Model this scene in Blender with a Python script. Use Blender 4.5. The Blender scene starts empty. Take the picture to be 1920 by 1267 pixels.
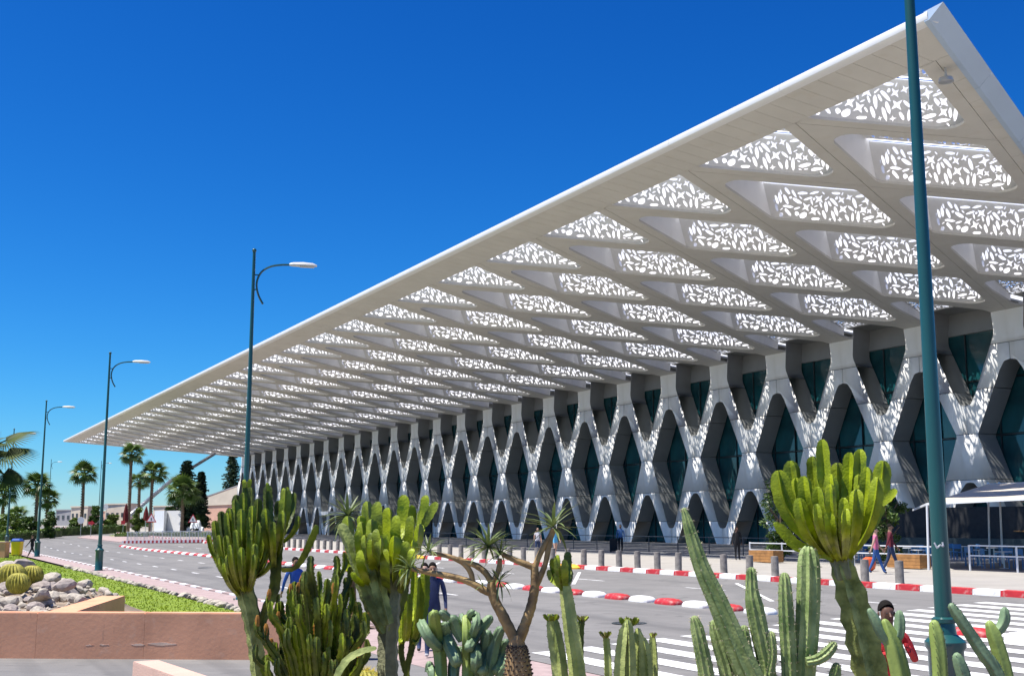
import bpy, bmesh, math, random
from mathutils import Vector, Matrix
from mathutils.geometry import tessellate_polygon
rnd = random.Random(7)
SC = bpy.context.scene
COL = SC.collection
rad = math.radians

# ------------------------------------------------------------------ camera, sky, sun, exposure
FPX, EYE, PITCH = 2210.0, 2.47, math.atan(349 / 2210)
cam_d = bpy.data.cameras.new('camera'); cam = bpy.data.objects.new('camera', cam_d); COL.objects.link(cam)
cam.location = (0, 0, EYE); cam.rotation_euler = (math.pi / 2 + PITCH, 0, 0)
cam_d.sensor_width = 36.0; cam_d.lens = 36.0 * FPX / 1920; cam_d.clip_start = 0.1; cam_d.clip_end = 20000
SC.camera = cam
SUN_HEAD, SUN_ELEV = rad(79), rad(67)      # direction the light travels (clockwise from +Y), height of the sun
world = bpy.data.worlds.new('World'); SC.world = world; world.use_nodes = True
wn = world.node_tree; wn.nodes.clear()
sky = wn.nodes.new('ShaderNodeTexSky'); sky.sky_type = 'NISHITA'; sky.sun_disc = False
sky.sun_elevation = SUN_ELEV; sky.sun_rotation = SUN_HEAD + math.pi
sky.air_density = 1.0; sky.dust_density = 0.0; sky.ozone_density = 1.0
sep = wn.nodes.new('ShaderNodeSeparateColor'); hs = wn.nodes.new('ShaderNodeCombineColor')   # deep polarised blue: one grade for the whole sky
for ch, (ref, gam, k) in enumerate(((7.88, 2.4, 2.0), (7.82, 1.5, 3.6), (5.74, 1.15, 3.95))):
    d_ = wn.nodes.new('ShaderNodeMath'); d_.operation = 'DIVIDE'; d_.inputs[1].default_value = ref
    p_ = wn.nodes.new('ShaderNodeMath'); p_.operation = 'POWER'; p_.inputs[1].default_value = gam
    k__ = wn.nodes.new('ShaderNodeMath'); k__.operation = 'MULTIPLY'; k__.inputs[1].default_value = k
    wn.links.new(sep.outputs[ch], d_.inputs[0]); wn.links.new(d_.outputs[0], p_.inputs[0]); wn.links.new(p_.outputs[0], k__.inputs[0]); wn.links.new(k__.outputs[0], hs.inputs[ch])
bg = wn.nodes.new('ShaderNodeBackground'); bg.inputs['Strength'].default_value = 0.12
wo = wn.nodes.new('ShaderNodeOutputWorld')
wn.links.new(sky.outputs[0], sep.inputs[0]); wn.links.new(hs.outputs[0], bg.inputs['Color']); wn.links.new(bg.outputs[0], wo.inputs['Surface'])
sd = bpy.data.lights.new('sun', 'SUN'); sd.energy = 4.9; sd.angle = rad(0.5); sd.color = (1.0, 0.955, 0.88)
sun = bpy.data.objects.new('sun', sd); COL.objects.link(sun)
LD = Vector((math.sin(SUN_HEAD) * math.cos(SUN_ELEV), math.cos(SUN_HEAD) * math.cos(SUN_ELEV), -math.sin(SUN_ELEV)))
sun.rotation_euler = LD.to_track_quat('-Z', 'Y').to_euler()
vs = SC.view_settings; vs.view_transform = 'Standard'; vs.look = 'None'; vs.gamma = 1.0; vs.exposure = 0.72; vs.use_curve_mapping = False
SC.cycles.max_bounces = 8; SC.cycles.diffuse_bounces = 4; SC.cycles.transparent_max_bounces = 12

# ------------------------------------------------------------------ frame of the place: s runs along the terminal (away), n towards it
D2 = Vector((-.45967, .88809)); N2 = Vector((.88809, .45967))
CP, SP = math.cos(PITCH), math.sin(PITCH)
def W(s, n, z): return Vector((D2.x * s + N2.x * n, D2.y * s + N2.y * n, z))
def sn(p): return p[0] * D2.x + p[1] * D2.y, p[0] * N2.x + p[1] * N2.y
def at(u, v, Y):
    r = Vector(((u - 960) / FPX, CP - SP * (633.5 - v) / FPX, SP + CP * (633.5 - v) / FPX))
    return Vector((0, 0, EYE)) + r * (Y / r.y)
def clamp(x, a=0., b=1.): return max(a, min(b, x))
def zg(s, n):                                   # height of the terrain
    z = clamp((n - 10) * .025, 0, .45) if n < 28.15 else .57
    return z + clamp((s - 110) / 150) * 1.6 * clamp((62 - n) / 25)
def gz(p): return zg(*sn(p))
def gnd(u, Y, dz=0):                            # ground point under image column u at distance Y
    p = at(u, 982, Y); p.z = gz(p) + dz; return p
BROT = Matrix(((-D2.x, N2.x, 0, 0), (-D2.y, N2.y, 0, 0), (0, 0, 1, 0), (0, 0, 0, 1)))   # local x = -s, y = n

# ------------------------------------------------------------------ materials
MATS = {}
def mat(name, col, rough=.6, var=.12, scale=4., bump=0., bscale=30., metal=0., spec=.5, transl=0., col2=None, detail=4, coat=0.):
    if name in MATS: return MATS[name]
    m = bpy.data.materials.new(name); m.use_nodes = True; nt = m.node_tree
    b = nt.nodes['Principled BSDF']; b.inputs['Roughness'].default_value = rough; b.inputs['Metallic'].default_value = metal
    b.inputs['Specular IOR Level'].default_value = spec; b.inputs['Coat Weight'].default_value = coat
    c = (*col, 1)
    tc = nt.nodes.new('ShaderNodeTexCoord')
    if var or col2:
        nz = nt.nodes.new('ShaderNodeTexNoise'); nz.inputs['Scale'].default_value = scale; nz.inputs['Detail'].default_value = detail
        nt.links.new(tc.outputs['Object'], nz.inputs['Vector'])
        rp = nt.nodes.new('ShaderNodeValToRGB')
        lo = [x * (1 - var) for x in col]; hi = [min(1, x * (1 + var)) for x in (col2 or col)]
        rp.color_ramp.elements[0].position = .33; rp.color_ramp.elements[1].position = .67
        rp.color_ramp.elements[0].color = (*lo, 1); rp.color_ramp.elements[1].color = (*hi, 1)
        nt.links.new(nz.outputs['Fac'], rp.inputs['Fac']); nt.links.new(rp.outputs[0], b.inputs['Base Color'])
        src = rp.outputs[0]
    else:
        b.inputs['Base Color'].default_value = c; src = None
    if bump:
        n2 = nt.nodes.new('ShaderNodeTexNoise'); n2.inputs['Scale'].default_value = bscale; n2.inputs['Detail'].default_value = 5
        nt.links.new(tc.outputs['Object'], n2.inputs['Vector'])
        bp = nt.nodes.new('ShaderNodeBump'); bp.inputs['Strength'].default_value = bump; bp.inputs['Distance'].default_value = .02
        nt.links.new(n2.outputs['Fac'], bp.inputs['Height']); nt.links.new(bp.outputs[0], b.inputs['Normal'])
    if transl:
        tr = nt.nodes.new('ShaderNodeBsdfTranslucent'); mx = nt.nodes.new('ShaderNodeMixShader'); mx.inputs[0].default_value = transl
        if src: nt.links.new(src, tr.inputs['Color'])
        else: tr.inputs['Color'].default_value = c
        out = nt.nodes['Material Output']
        nt.links.new(b.outputs[0], mx.inputs[1]); nt.links.new(tr.outputs[0], mx.inputs[2]); nt.links.new(mx.outputs[0], out.inputs['Surface'])
    MATS[name] = m; return m
def mixin(m, col, scale, lo, hi, fac=1., coord='Object', vec=None, detail=6, rot=None):
    """lay a second noise-shaped colour (stain, wear, patch) over a material's base colour"""
    nt = m.node_tree; b = nt.nodes['Principled BSDF']; sock = b.inputs['Base Color']
    tc = nt.nodes.new('ShaderNodeTexCoord'); mp = nt.nodes.new('ShaderNodeMapping')
    if vec: mp.inputs['Scale'].default_value = vec
    nz = nt.nodes.new('ShaderNodeTexNoise'); nz.inputs['Scale'].default_value = scale; nz.inputs['Detail'].default_value = detail
    if rot is not None:
        m0 = nt.nodes.new('ShaderNodeMapping'); m0.inputs['Rotation'].default_value = (0, 0, rot); nt.links.new(tc.outputs[coord], m0.inputs[0]); nt.links.new(m0.outputs[0], mp.inputs[0])
    else: nt.links.new(tc.outputs[coord], mp.inputs[0])
    nt.links.new(mp.outputs[0], nz.inputs['Vector'])
    rp = nt.nodes.new('ShaderNodeMapRange'); rp.inputs[1].default_value = lo; rp.inputs[2].default_value = hi; rp.inputs[4].default_value = fac
    nt.links.new(nz.outputs['Fac'], rp.inputs[0])
    mx = nt.nodes.new('ShaderNodeMixRGB'); mx.inputs[2].default_value = (*col, 1)
    if sock.is_linked: nt.links.new(sock.links[0].from_socket, mx.inputs[1])
    else: mx.inputs[1].default_value = sock.default_value
    nt.links.new(rp.outputs[0], mx.inputs[0]); nt.links.new(mx.outputs[0], sock)
    return m

M_WHITE = mat('white_cladding', (.86, .855, .84), .5, .03, .6, spec=.35)
mixin(M_WHITE, (.60, .57, .50), .9, .52, .78, .45, vec=(1, 1, .25))
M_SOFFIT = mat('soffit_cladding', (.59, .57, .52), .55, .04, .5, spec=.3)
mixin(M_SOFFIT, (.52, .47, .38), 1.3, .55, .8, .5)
M_SIDE = mat('shade_blue_cladding', (.42, .52, .65), .4, .04, .4)  # side fascia: blue of shade and sky put into the colour
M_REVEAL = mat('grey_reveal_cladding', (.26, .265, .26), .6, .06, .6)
M_FASCIA = mat('white_fascia', (.76, .76, .75), .45, .02, 1.)
M_SHEET = mat('perforated_white_metal', (.72, .72, .70), .5, .03, 2., spec=.3)
M_GLASS = mat('teal_glass', (.006, .045, .055), .06, .3, .35, spec=.7, col2=(.010, .075, .085))
M_MULL = mat('dark_mullion', (.02, .03, .035), .4, 0)
M_DARKIN = mat('dark_interior', (.02, .021, .023), .8, .2)
def glazing(nm, tr):
  m = bpy.data.materials.new(nm); m.use_nodes = True; nt = m.node_tree; nt.nodes.clear()
  o_ = nt.nodes.new('ShaderNodeOutputMaterial'); t1 = nt.nodes.new('ShaderNodeBsdfTransparent'); t2 = nt.nodes.new('ShaderNodeBsdfTranslucent')
  t2.inputs[0].default_value = (1, 1, 1, 1); mx_ = nt.nodes.new('ShaderNodeMixShader'); mx_.inputs[0].default_value = tr
  nt.links.new(t1.outputs[0], mx_.inputs[1]); nt.links.new(t2.outputs[0], mx_.inputs[2]); nt.links.new(mx_.outputs[0], o_.inputs[0])
  return m
M_FROST, M_CLEAR = glazing('frosted_skylight', .93), glazing('clear_skylight', .10)
M_ASPH = mat('asphalt', (.178, .171, .163), .85, .10, .5, .25, 60)
mixin(M_ASPH, (.165, .16, .155), .12, .5, .62, .6); mixin(M_ASPH, (.29, .28, .265), 3., .55, .75, .4, vec=(.2, 1, 1)); mixin(M_ASPH, (.10, .098, .095), 1.1, .63, .70, .55, detail=2); mixin(M_ASPH, (.13, .128, .125), .55, .56, .60, .4, vec=(1.0, .25, 1), detail=3); mixin(M_ASPH, (.30, .29, .275), 60., .55, .7, .35)
mixin(M_ASPH, (.105, .102, .10), 1., .50, .66, .6, vec=(.03, 1.1, 1), rot=-math.atan2(D2.y, D2.x), detail=3); mixin(M_ASPH, (.085, .083, .08), 1.6, .66, .74, .6, detail=2)
M_PINKPAVE = mat('pink_paving', (.36, .27, .255), .85, .12, 3., .2, 40)
M_PAVE = mat('pale_paving', (.34, .318, .285), .8, .08, .8, .15, 30)
mixin(M_PAVE, (.33, .31, .29), .5, .52, .7, .5)
M_WPAINT = mat('white_road_paint', (.78, .78, .77), .6, .05, 3.); mixin(M_WPAINT, (.33, .32, .31), 3.5, .50, .72, .85)
M_RPAINT = mat('red_kerb_paint', (.50, .025, .03), .5, .12, 5.); mixin(M_RPAINT, (.50, .30, .27), 7., .55, .74, .7); mixin(M_RPAINT, (.16, .07, .06), 4., .60, .75, .6)
M_KWHITE = mat('white_kerb_paint', (.82, .82, .81), .6, .04, 5.); mixin(M_KWHITE, (.42, .39, .36), 6., .54, .74, .7)
M_YPAINT = mat('yellow_paint', (.72, .42, .03), .5, .1, 5.)
M_EARTH = mat('dry_earth', (.26, .20, .145), .95, .25, 2., .5, 20)
M_GROUND = mat('ground_earth', (.27, .235, .19), .95, .2, .05)
M_TERRA = mat('terracotta_render', (.72, .35, .20), .9, .07, .9, .16, 14)
mixin(M_TERRA, (.50, .24, .14), 1.4, .50, .75, .6, vec=(1, 1, .4)); mixin(M_TERRA, (.70, .42, .28), 5., .58, .75, .6); mixin(M_TERRA, (.34, .19, .13), 9., .66, .74, .5, vec=(1, 1, .25))
M_TERRA2 = mat('pink_render', (.62, .40, .315), .9, .05, 2., .3, 40)
mixin(M_TERRA2, (.45, .28, .22), 3., .58, .8, .5)
M_CHIP = mat('bare_plaster', (.72, .50, .36), .95, .1)
M_LAWN = mat('lawn_soil', (.16, .23, .012), .95, .3, 3.)
M_GRASS = mat('grass_blades', (.15, .24, .012), .7, .3, 2., transl=.35, col2=(.30, .36, .02))
M_STONE = mat('pale_stone', (.44, .39, .32), .9, .2, 3., .5, 12); mixin(M_STONE, (.22, .18, .15), 2., .48, .66, .7)
M_STONE2 = mat('grey_brown_stone', (.33, .28, .25), .9, .25, 3., .5, 12)
M_LAMPGREEN = mat('green_painted_steel', (.013, .078, .076), .32, .06, 2., .04, 60, coat=.3)
M_LAMPHEAD = mat('lamp_housing', (.62, .62, .60), .4, .03)
M_LENS = mat('lamp_lens', (.35, .36, .37), .15, 0)
M_CONC = mat('bollard_concrete', (.20, .185, .17), .9, .3, 6., .4, 30, )
M_STEEL = mat('galvanised_steel', (.55, .56, .57), .35, .05, 5., metal=.6)
M_WSTEEL = mat('white_painted_steel', (.74, .75, .76), .4, .02)
M_DSTEEL = mat('dark_railing_steel', (.045, .05, .06), .4, .05)
M_WOOD = mat('box_wood', (.36, .17, .05), .7, .25, 3., .3, 20)
M_FABRIC = mat('cream_canvas', (.70, .62, .50), .85, .05, 2., transl=.25)
M_EUPH = mat('euphorbia_green', (.11, .165, .007), .45, .30, 9., .3, 60, transl=.12, col2=(.24, .30, .012))
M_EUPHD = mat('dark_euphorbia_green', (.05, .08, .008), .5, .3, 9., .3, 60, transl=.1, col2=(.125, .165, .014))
M_EUPHY = mat('yellow_euphorbia_green', (.20, .29, .006), .42, .25, 7., .3, 60, transl=.18, col2=(.36, .43, .012))
M_EUPHT = mat('euphorbia_trunk', (.20, .25, .06), .7, .3, 10., .4, 40, col2=(.33, .37, .12))
mixin(M_EUPHT, (.13, .11, .07), 9., .6, .75, .7)
M_GREYTRUNK = mat('corky_trunk', (.24, .25, .15), .85, .3, 10., .5, 40)
M_COL = mat('column_euphorbia', (.27, .34, .09), .55, .2, 8., .3, 40, col2=(.42, .46, .15))
M_BLUE = mat('blue_green_cactus', (.14, .225, .125), .55, .15, 7., .15, 40, transl=.04, col2=(.20, .29, .15))
M_BLUEY = mat('old_cactus_stem', (.25, .33, .08), .55, .15, 7., .12, 40)
M_RIB = mat('ribbed_cactus', (.16, .25, .07), .6, .2, 8., .3, 50, col2=(.30, .37, .14))
M_SPINE = mat('dark_areole', (.06, .045, .03), .8, .2)
M_MARGIN = mat('brown_margin', (.16, .10, .03), .8, .2)
M_SPINEP = mat('pale_spine', (.55, .50, .34), .7, .1)
M_ORANGE = mat('orange_tip', (.42, .19, .03), .6, .25, 12.)
M_BARREL = mat('golden_barrel', (.22, .21, .025), .7, .2, 14., .4, 40, col2=(.36, .32, .04))
M_BARRELSP = mat('golden_spines', (.62, .47, .05), .6, .15)
M_BARK = mat('pachypodium_bark', (.20, .125, .055), .75, .3, 10., .4, 40, col2=(.33, .22, .09))
M_BOTTLE = mat('bottle_trunk', (.30, .19, .085), .75, .2, 14., .4, 50)
M_THORN = mat('thorn', (.07, .045, .03), .8, .1)
M_LEAF = mat('narrow_leaf', (.09, .135, .035), .5, .25, 6., transl=.2, col2=(.17, .22, .07))
M_LEAFD = mat('dark_tree_leaf', (.03, .07, .012), .45, .35, 1.5, transl=.2, col2=(.075, .13, .02))
M_HEDGE = mat('hedge_leaf', (.05, .10, .012), .55, .35, 1., transl=.2, col2=(.12, .18, .02))
M_CONIF = mat('conifer_leaf', (.018, .04, .016), .65, .35, 1., transl=.1, col2=(.04, .075, .025))
M_PALM = mat('palm_leaf', (.045, .10, .018), .45, .3, 1., transl=.2, col2=(.11, .17, .03))
M_PTRUNK = mat('palm_trunk', (.21, .15, .10), .9, .3, 2., .5, 8)
M_TRUNK = mat('tree_trunk', (.12, .085, .06), .9, .3, 4., .4, 20)
M_YBIN = mat('yellow_plastic', (.78, .58, .0), .4, .03)
M_BBIN = mat('blue_plastic', (.03, .10, .42), .4, .03)
M_SKIN = mat('skin_brown', (.27, .145, .085), .5, .05)
M_SKINL = mat('skin_light', (.50, .31, .22), .5, .05)
M_SKIND = mat('skin_dark', (.13, .065, .04), .5, .05)
M_HAIR = mat('black_hair', (.014, .012, .010), .9, .3, 60, .6, 90, spec=.15)
def cloth(n, c): return mat('cloth_' + n, c, .85, .12, 9., .25, 60)
M_BLACKC = cloth('black', (.012, .012, .015)); M_NAVY = cloth('navy', (.018, .03, .085)); M_DENIM = cloth('denim', (.03, .10, .30))
M_DENIMD = cloth('dark_denim', (.022, .04, .10)); M_PINKC = cloth('pink', (.62, .16, .27)); M_MAROON = cloth('maroon', (.13, .012, .025))
M_REDC = cloth('red', (.50, .025, .03)); M_VIOLET = cloth('violet', (.14, .12, .52)); M_LIGHTB = cloth('light_blue', (.10, .40, .66))
M_WHITEC = cloth('white', (.72, .68, .70)); M_BLUEC = cloth('blue', (.025, .09, .38)); M_SHIRTB = cloth('shirt_blue', (.06, .15, .33))
M_CAMO = cloth('grey_pattern', (.20, .24, .32)); mixin(M_CAMO, (.03, .04, .06), 14., .48, .52)
M_SHOE = mat('shoe_dark', (.03, .025, .03), .5, .1); M_SHOEW = mat('shoe_pale', (.5, .5, .5), .6, .1)
M_BLUECH = mat('blue_chair_paint', (.06, .20, .40), .4, .05)
M_PINKB = mat('pink_far_render', (.66, .40, .29), .9, .08, .4); M_BEIGEB = mat('beige_far_render', (.62, .54, .43), .9, .08, .4)
M_GREYB = mat('grey_far_wall', (.30, .30, .31), .9, .08, .4); M_FARGLASS = mat('far_window', (.04, .05, .06), .2, .1)
M_REDS = mat('red_sign', (.50, .02, .03), .4, .05); M_PARASOL = mat('red_parasol', (.13, .012, .012), .8, .1)
M_SIGNW = mat('sign_white', (.75, .75, .74), .4, .02); M_TARP = mat('white_hoarding_sheet', (.72, .76, .80), .6, .03)

# ------------------------------------------------------------------ mesh helpers
class MB:
    def __init__(self): self.v = []; self.f = []; self.mi = []
    def add(self, vs, fs, mi=0):
        b = len(self.v); self.v += [tuple(x) for x in vs]
        for f in fs: self.f.append([i + b for i in f]); self.mi.append(mi)
    def box(self, x0, y0, z0, x1, y1, z1, mi=0, M=None):
        c = [Vector(p) for p in ((x0, y0, z0), (x1, y0, z0), (x1, y1, z0), (x0, y1, z0), (x0, y0, z1), (x1, y0, z1), (x1, y1, z1), (x0, y1, z1))]
        if M: c = [M @ p for p in c]
        self.add(c, [(3, 2, 1, 0), (4, 5, 6, 7), (0, 1, 5, 4), (1, 2, 6, 5), (2, 3, 7, 6), (3, 0, 4, 7)], mi)
    def sbox(self, s0, n0, z0, s1, n1, z1, mi=0):
        self.add([W(s0, n0, z0), W(s0, n1, z0), W(s1, n1, z0), W(s1, n0, z0), W(s0, n0, z1), W(s0, n1, z1), W(s1, n1, z1), W(s1, n0, z1)],
                 [(3, 2, 1, 0), (4, 5, 6, 7), (0, 1, 5, 4), (1, 2, 6, 5), (2, 3, 7, 6), (3, 0, 4, 7)], mi)
    def bar(self, a, b, w, h=None, mi=0):
        a, b = Vector(a), Vector(b); h = h or w; t = (b - a).normalized()
        u = t.cross(Vector((0, 0, 1))); u = u.normalized() if u.length > .01 else Vector((1, 0, 0)); x = u.cross(t)
        c = [p + u * i * w / 2 + x * j * h / 2 for p in (a, b) for i, j in ((-1, -1), (1, -1), (1, 1), (-1, 1))]
        self.add(c, [(3, 2, 1, 0), (4, 5, 6, 7), (0, 1, 5, 4), (1, 2, 6, 5), (2, 3, 7, 6), (3, 0, 4, 7)], mi)
    def tube(self, pts, rads, seg=10, mi=0, cap=True, prof=None, twist=0.):
        pts = [Vector(p) for p in pts]; n = len(pts); vs = []; fs = []
        seg = len(prof) if prof else seg
        t0 = (pts[1] - pts[0]).normalized(); ref = Vector((0, 1, 0)) if abs(t0.y) < .9 else Vector((1, 0, 0))
        u = t0.cross(ref).normalized()
        for i, p in enumerate(pts):
            t = (pts[min(i + 1, n - 1)] - pts[max(i - 1, 0)]).normalized()
            u = (u - t * u.dot(t)).normalized(); x = t.cross(u); r = rads[i] if hasattr(rads, '__len__') else rads
            for k in range(seg):
                a = 2 * math.pi * k / seg + twist; q = prof[k] if prof else 1
                vs.append(p + (u * math.cos(a) + x * math.sin(a)) * r * q)
        for i in range(n - 1):
            for k in range(seg):
                k2 = (k + 1) % seg; fs.append((i * seg + k, i * seg + k2, (i + 1) * seg + k2, (i + 1) * seg + k))
        if cap:
            fs.append(tuple(range(seg - 1, -1, -1))); fs.append(tuple((n - 1) * seg + k for k in range(seg)))
        self.add(vs, fs, mi)
    def lathe(self, prof, c=(0, 0, 0), seg=16, mi=0):
        c = Vector(c); vs = []; fs = []; n = len(prof)
        for r, z in prof:
            for k in range(seg): a = 2 * math.pi * k / seg; vs.append(c + Vector((r * math.cos(a), r * math.sin(a), z)))
        for i in range(n - 1):
            for k in range(seg):
                k2 = (k + 1) % seg; fs.append((i * seg + k, i * seg + k2, (i + 1) * seg + k2, (i + 1) * seg + k))
        fs.append(tuple(range(seg - 1, -1, -1))); fs.append(tuple((n - 1) * seg + k for k in range(seg)))
        self.add(vs, fs, mi)
    def ball(self, c, r, seg=10, rings=6, mi=0, sq=(1, 1, 1)):
        c = Vector(c); self.lathe_ball(c, r, seg, rings, mi, sq)
    def lathe_ball(self, c, r, seg, rings, mi, sq):
        vs = []; fs = []
        for i in range(rings + 1):
            th = math.pi * (i / rings) * .98 + .01 * math.pi
            for k in range(seg):
                a = 2 * math.pi * k / seg
                vs.append(c + Vector((math.sin(th) * math.cos(a) * sq[0], math.sin(th) * math.sin(a) * sq[1], -math.cos(th) * sq[2])) * r)
        for i in range(rings):
            for k in range(seg):
                k2 = (k + 1) % seg; fs.append((i * seg + k, i * seg + k2, (i + 1) * seg + k2, (i + 1) * seg + k))
        fs.append(tuple(range(seg - 1, -1, -1))); fs.append(tuple(rings * seg + k for k in range(seg)))
        self.add(vs, fs, mi)
    def mesh(self, name, mats, smooth=True, org=(0, 0, 0)):
        o = Vector(org); me = bpy.data.meshes.new(name)
        me.from_pydata([(v[0] - o.x, v[1] - o.y, v[2] - o.z) for v in self.v], [], self.f)
        for q in (mats if isinstance(mats, (list, tuple)) else [mats]): me.materials.append(q)
        me.polygons.foreach_set('material_index', self.mi)
        if smooth: me.polygons.foreach_set('use_smooth', [True] * len(me.polygons))
        me.update()
        if smooth and smooth != 'soft':
            try: me.set_sharp_from_angle(angle=rad(38))
            except Exception: pass
        return me
def link(name, data, parent=None, loc=None, M=None):
    o = bpy.data.objects.new(name, data); COL.objects.link(o)
    if parent: o.parent = parent
    if M is not None: o.matrix_local = M
    elif loc is not None: o.location = loc
    return o
def tag(o, label=None, cat=None, group=None, kind=None):
    if label: o['label'] = label
    if cat: o['category'] = cat
    if group: o['group'] = group
    if kind: o['kind'] = kind
    return o
def thing(name, label, cat, loc=(0, 0, 0), group=None, rz=0.):
    o = link(name, None, loc=loc); o.rotation_euler.z = rz; o.empty_display_size = .2
    return tag(o, label, cat, group)
def wpart(name, mb, mats, parent, smooth=False):   # geometry given in world coordinates, parent an unrotated root (or a part of one)
    org = parent.location.copy(); q = parent.parent
    while q: org += q.location; q = q.parent
    return link(name, mb.mesh(name, mats, smooth, org), parent)
def lpart(name, mb, mats, parent, smooth=False): return link(name, mb.mesh(name, mats, smooth), parent)
def struct(name, mb, mats, smooth=False):
    return tag(link(name, mb.mesh(name, mats, smooth)), kind='structure')
def children(o): return [c for c in bpy.data.objects if c.parent == o]
def copy_tree(o, kids, parent=None):
    c = o.copy(); COL.objects.link(c)
    if parent: c.parent = parent
    for ch, sub in kids: copy_tree(ch, sub, c)
    return c
def tree_of(o):
    m = {}
    for c in COL.objects:
        if c.parent: m.setdefault(c.parent.name, []).append(c)
    def rec(x): return [(c, rec(c)) for c in m.get(x.name, [])]
    return rec(o)
def fillet(pts, seg=6):
    """pts: (x, y, r) -> rounded polyline"""
    out = []; n = len(pts)
    for i in range(n):
        p = Vector(pts[i][:2]); r = pts[i][2]
        if r <= 0: out.append(p); continue
        a = Vector(pts[i - 1][:2]); b = Vector(pts[(i + 1) % n][:2])
        d1 = (a - p); d2 = (b - p); l1, l2 = d1.length, d2.length; d1 /= l1; d2 /= l2
        ang = math.acos(clamp(d1.dot(d2), -1, 1)); t = min(r / math.tan(ang / 2), l1 * .48, l2 * .48); rr = t * math.tan(ang / 2)
        p1 = p + d1 * t; p2 = p + d2 * t; c = p + (d1 + d2).normalized() * (rr / math.sin(ang / 2))
        v1 = p1 - c; v2 = p2 - c; tot = v1.angle_signed(v2)
        for k in range(seg + 1):
            q = v1.copy(); q.rotate(Matrix.Rotation(-tot * k / seg, 2)); out.append(c + q)
    return out
def plate(mb, loops, f3, thick, mi=0):
    """tessellated plate with holes; loops in 2D, f3(p2, depth) -> 3D"""
    flat = [p for l in loops for p in l]; n = len(flat)
    tris = tessellate_polygon([[Vector((p[0], p[1], 0)) for p in l] for l in loops])
    vs = [f3(p, 0) for p in flat] + [f3(p, thick) for p in flat]
    fs = [tuple(t) for t in tris] + [tuple(n + i for i in reversed(t)) for t in tris]
    k = 0
    for l in loops:
        m_ = len(l)
        for i in range(m_): a, b = k + i, k + (i + 1) % m_; fs.append((a, b, n + b, n + a))
        k += m_
    mb.add(vs, fs, mi)

# ------------------------------------------------------------------ ground, road, pavements
def frange(a, b, st):
    n = max(1, int(round((b - a) / st))); return [a + (b - a) * i / n for i in range(n + 1)]
def sheet(name, ss, ns, dz, m, zf=None, kind='structure'):
    mb = MB(); zf = zf or (lambda s, n: zg(s, n) + dz); a = len(ns)
    vs = [W(s, n, zf(s, n)) for s in ss for n in ns]
    fs = [(i * a + j, i * a + j + 1, (i + 1) * a + j + 1, (i + 1) * a + j) for i in range(len(ss) - 1) for j in range(a - 1)]
    mb.add(vs, fs); o = link(name, mb.mesh(name, m, True)); o['kind'] = kind; return o
SS = frange(-40, 110, 30) + frange(115, 265, 10) + [320, 600, 3000]
sheet('ground', [-3000, -300] + SS + [9000], [-4000, -400, -60, -20, 0, 5, 9.8, 14, 20, 28.1, 28.2, 37, 45, 55, 62, 90, 200, 800, 6000], -.06, M_GROUND)
sheet('road', SS[:-2], [10.55] + frange(12, 28, 2.), 0, M_ASPH)
sheet('forecourt', frange(-30, 27, 10), frange(-16, 8.4, 3), .0, M_ASPH)
sheet('forecourt_strip', frange(-30, 27, 10), [8.4, 10.5], .004, M_PINKPAVE)
o = sheet('terrace', frange(-20, 290, 10), [28.32, 37, 45, 55, 62, 71.6, 80], 0, M_PAVE)
sheet('terrace_shade_sheet', frange(-20, 290, 10), [41.2, 45, 55, 62, 71.6], .005, mat('shade_toned_paving', (.17, .17, .175), .7, .15, .6, .1, 30))  # canopy shade put into the colour of a darker sheet over the terrace
# pavement along the near side, with its white edge stones as pieces
sheet('pavement', frange(27, 130, 10), [9.0, 10.3], .09, M_PINKPAVE)
mb = MB(); mb.box(-.5, -.09, 0, .5, .09, .13)
edge_me = mb.mesh('edge_stone', M_KWHITE); mb = MB(); mb.box(-.485, -.09, 0, .485, .09, .13); edge_me2 = mb.mesh('edge_stone', M_PINKPAVE)
edge = tag(link('pavement_kerb', None), kind='structure')
for i in range(92):
    s = 27.5 + i * 1.0
    link('edge_stone', edge_me if i % 2 else edge_me2, edge, M=Matrix.Translation(W(s, 10.42, zg(s, 10.42))) @ BROT)
# far kerb of red and white stones
mb = MB(); mb.add([(-.492, 0, -.1), (.492, 0, -.1), (.492, .3, -.1), (-.492, .3, -.1), (-.492, .03, .17), (.492, .03, .17), (.492, .3, .185), (-.492, .3, .185)],
                  [(3, 2, 1, 0), (4, 5, 6, 7), (0, 1, 5, 4), (1, 2, 6, 5), (2, 3, 7, 6), (3, 0, 4, 7)])
kr, kw = mb.mesh('kerb_stone', M_RPAINT), mb.mesh('kerb_stone', M_KWHITE)
kerb = tag(link('kerb', None), kind='structure')
for i in range(236):
    s = 14.5 + i
    link('kerb_stone', kr if i % 2 else kw, kerb, M=Matrix.Translation(W(s + rnd.uniform(-.01, .01), 28.02, .445 + zg(s, 30) - .57)) @ BROT)
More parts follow.
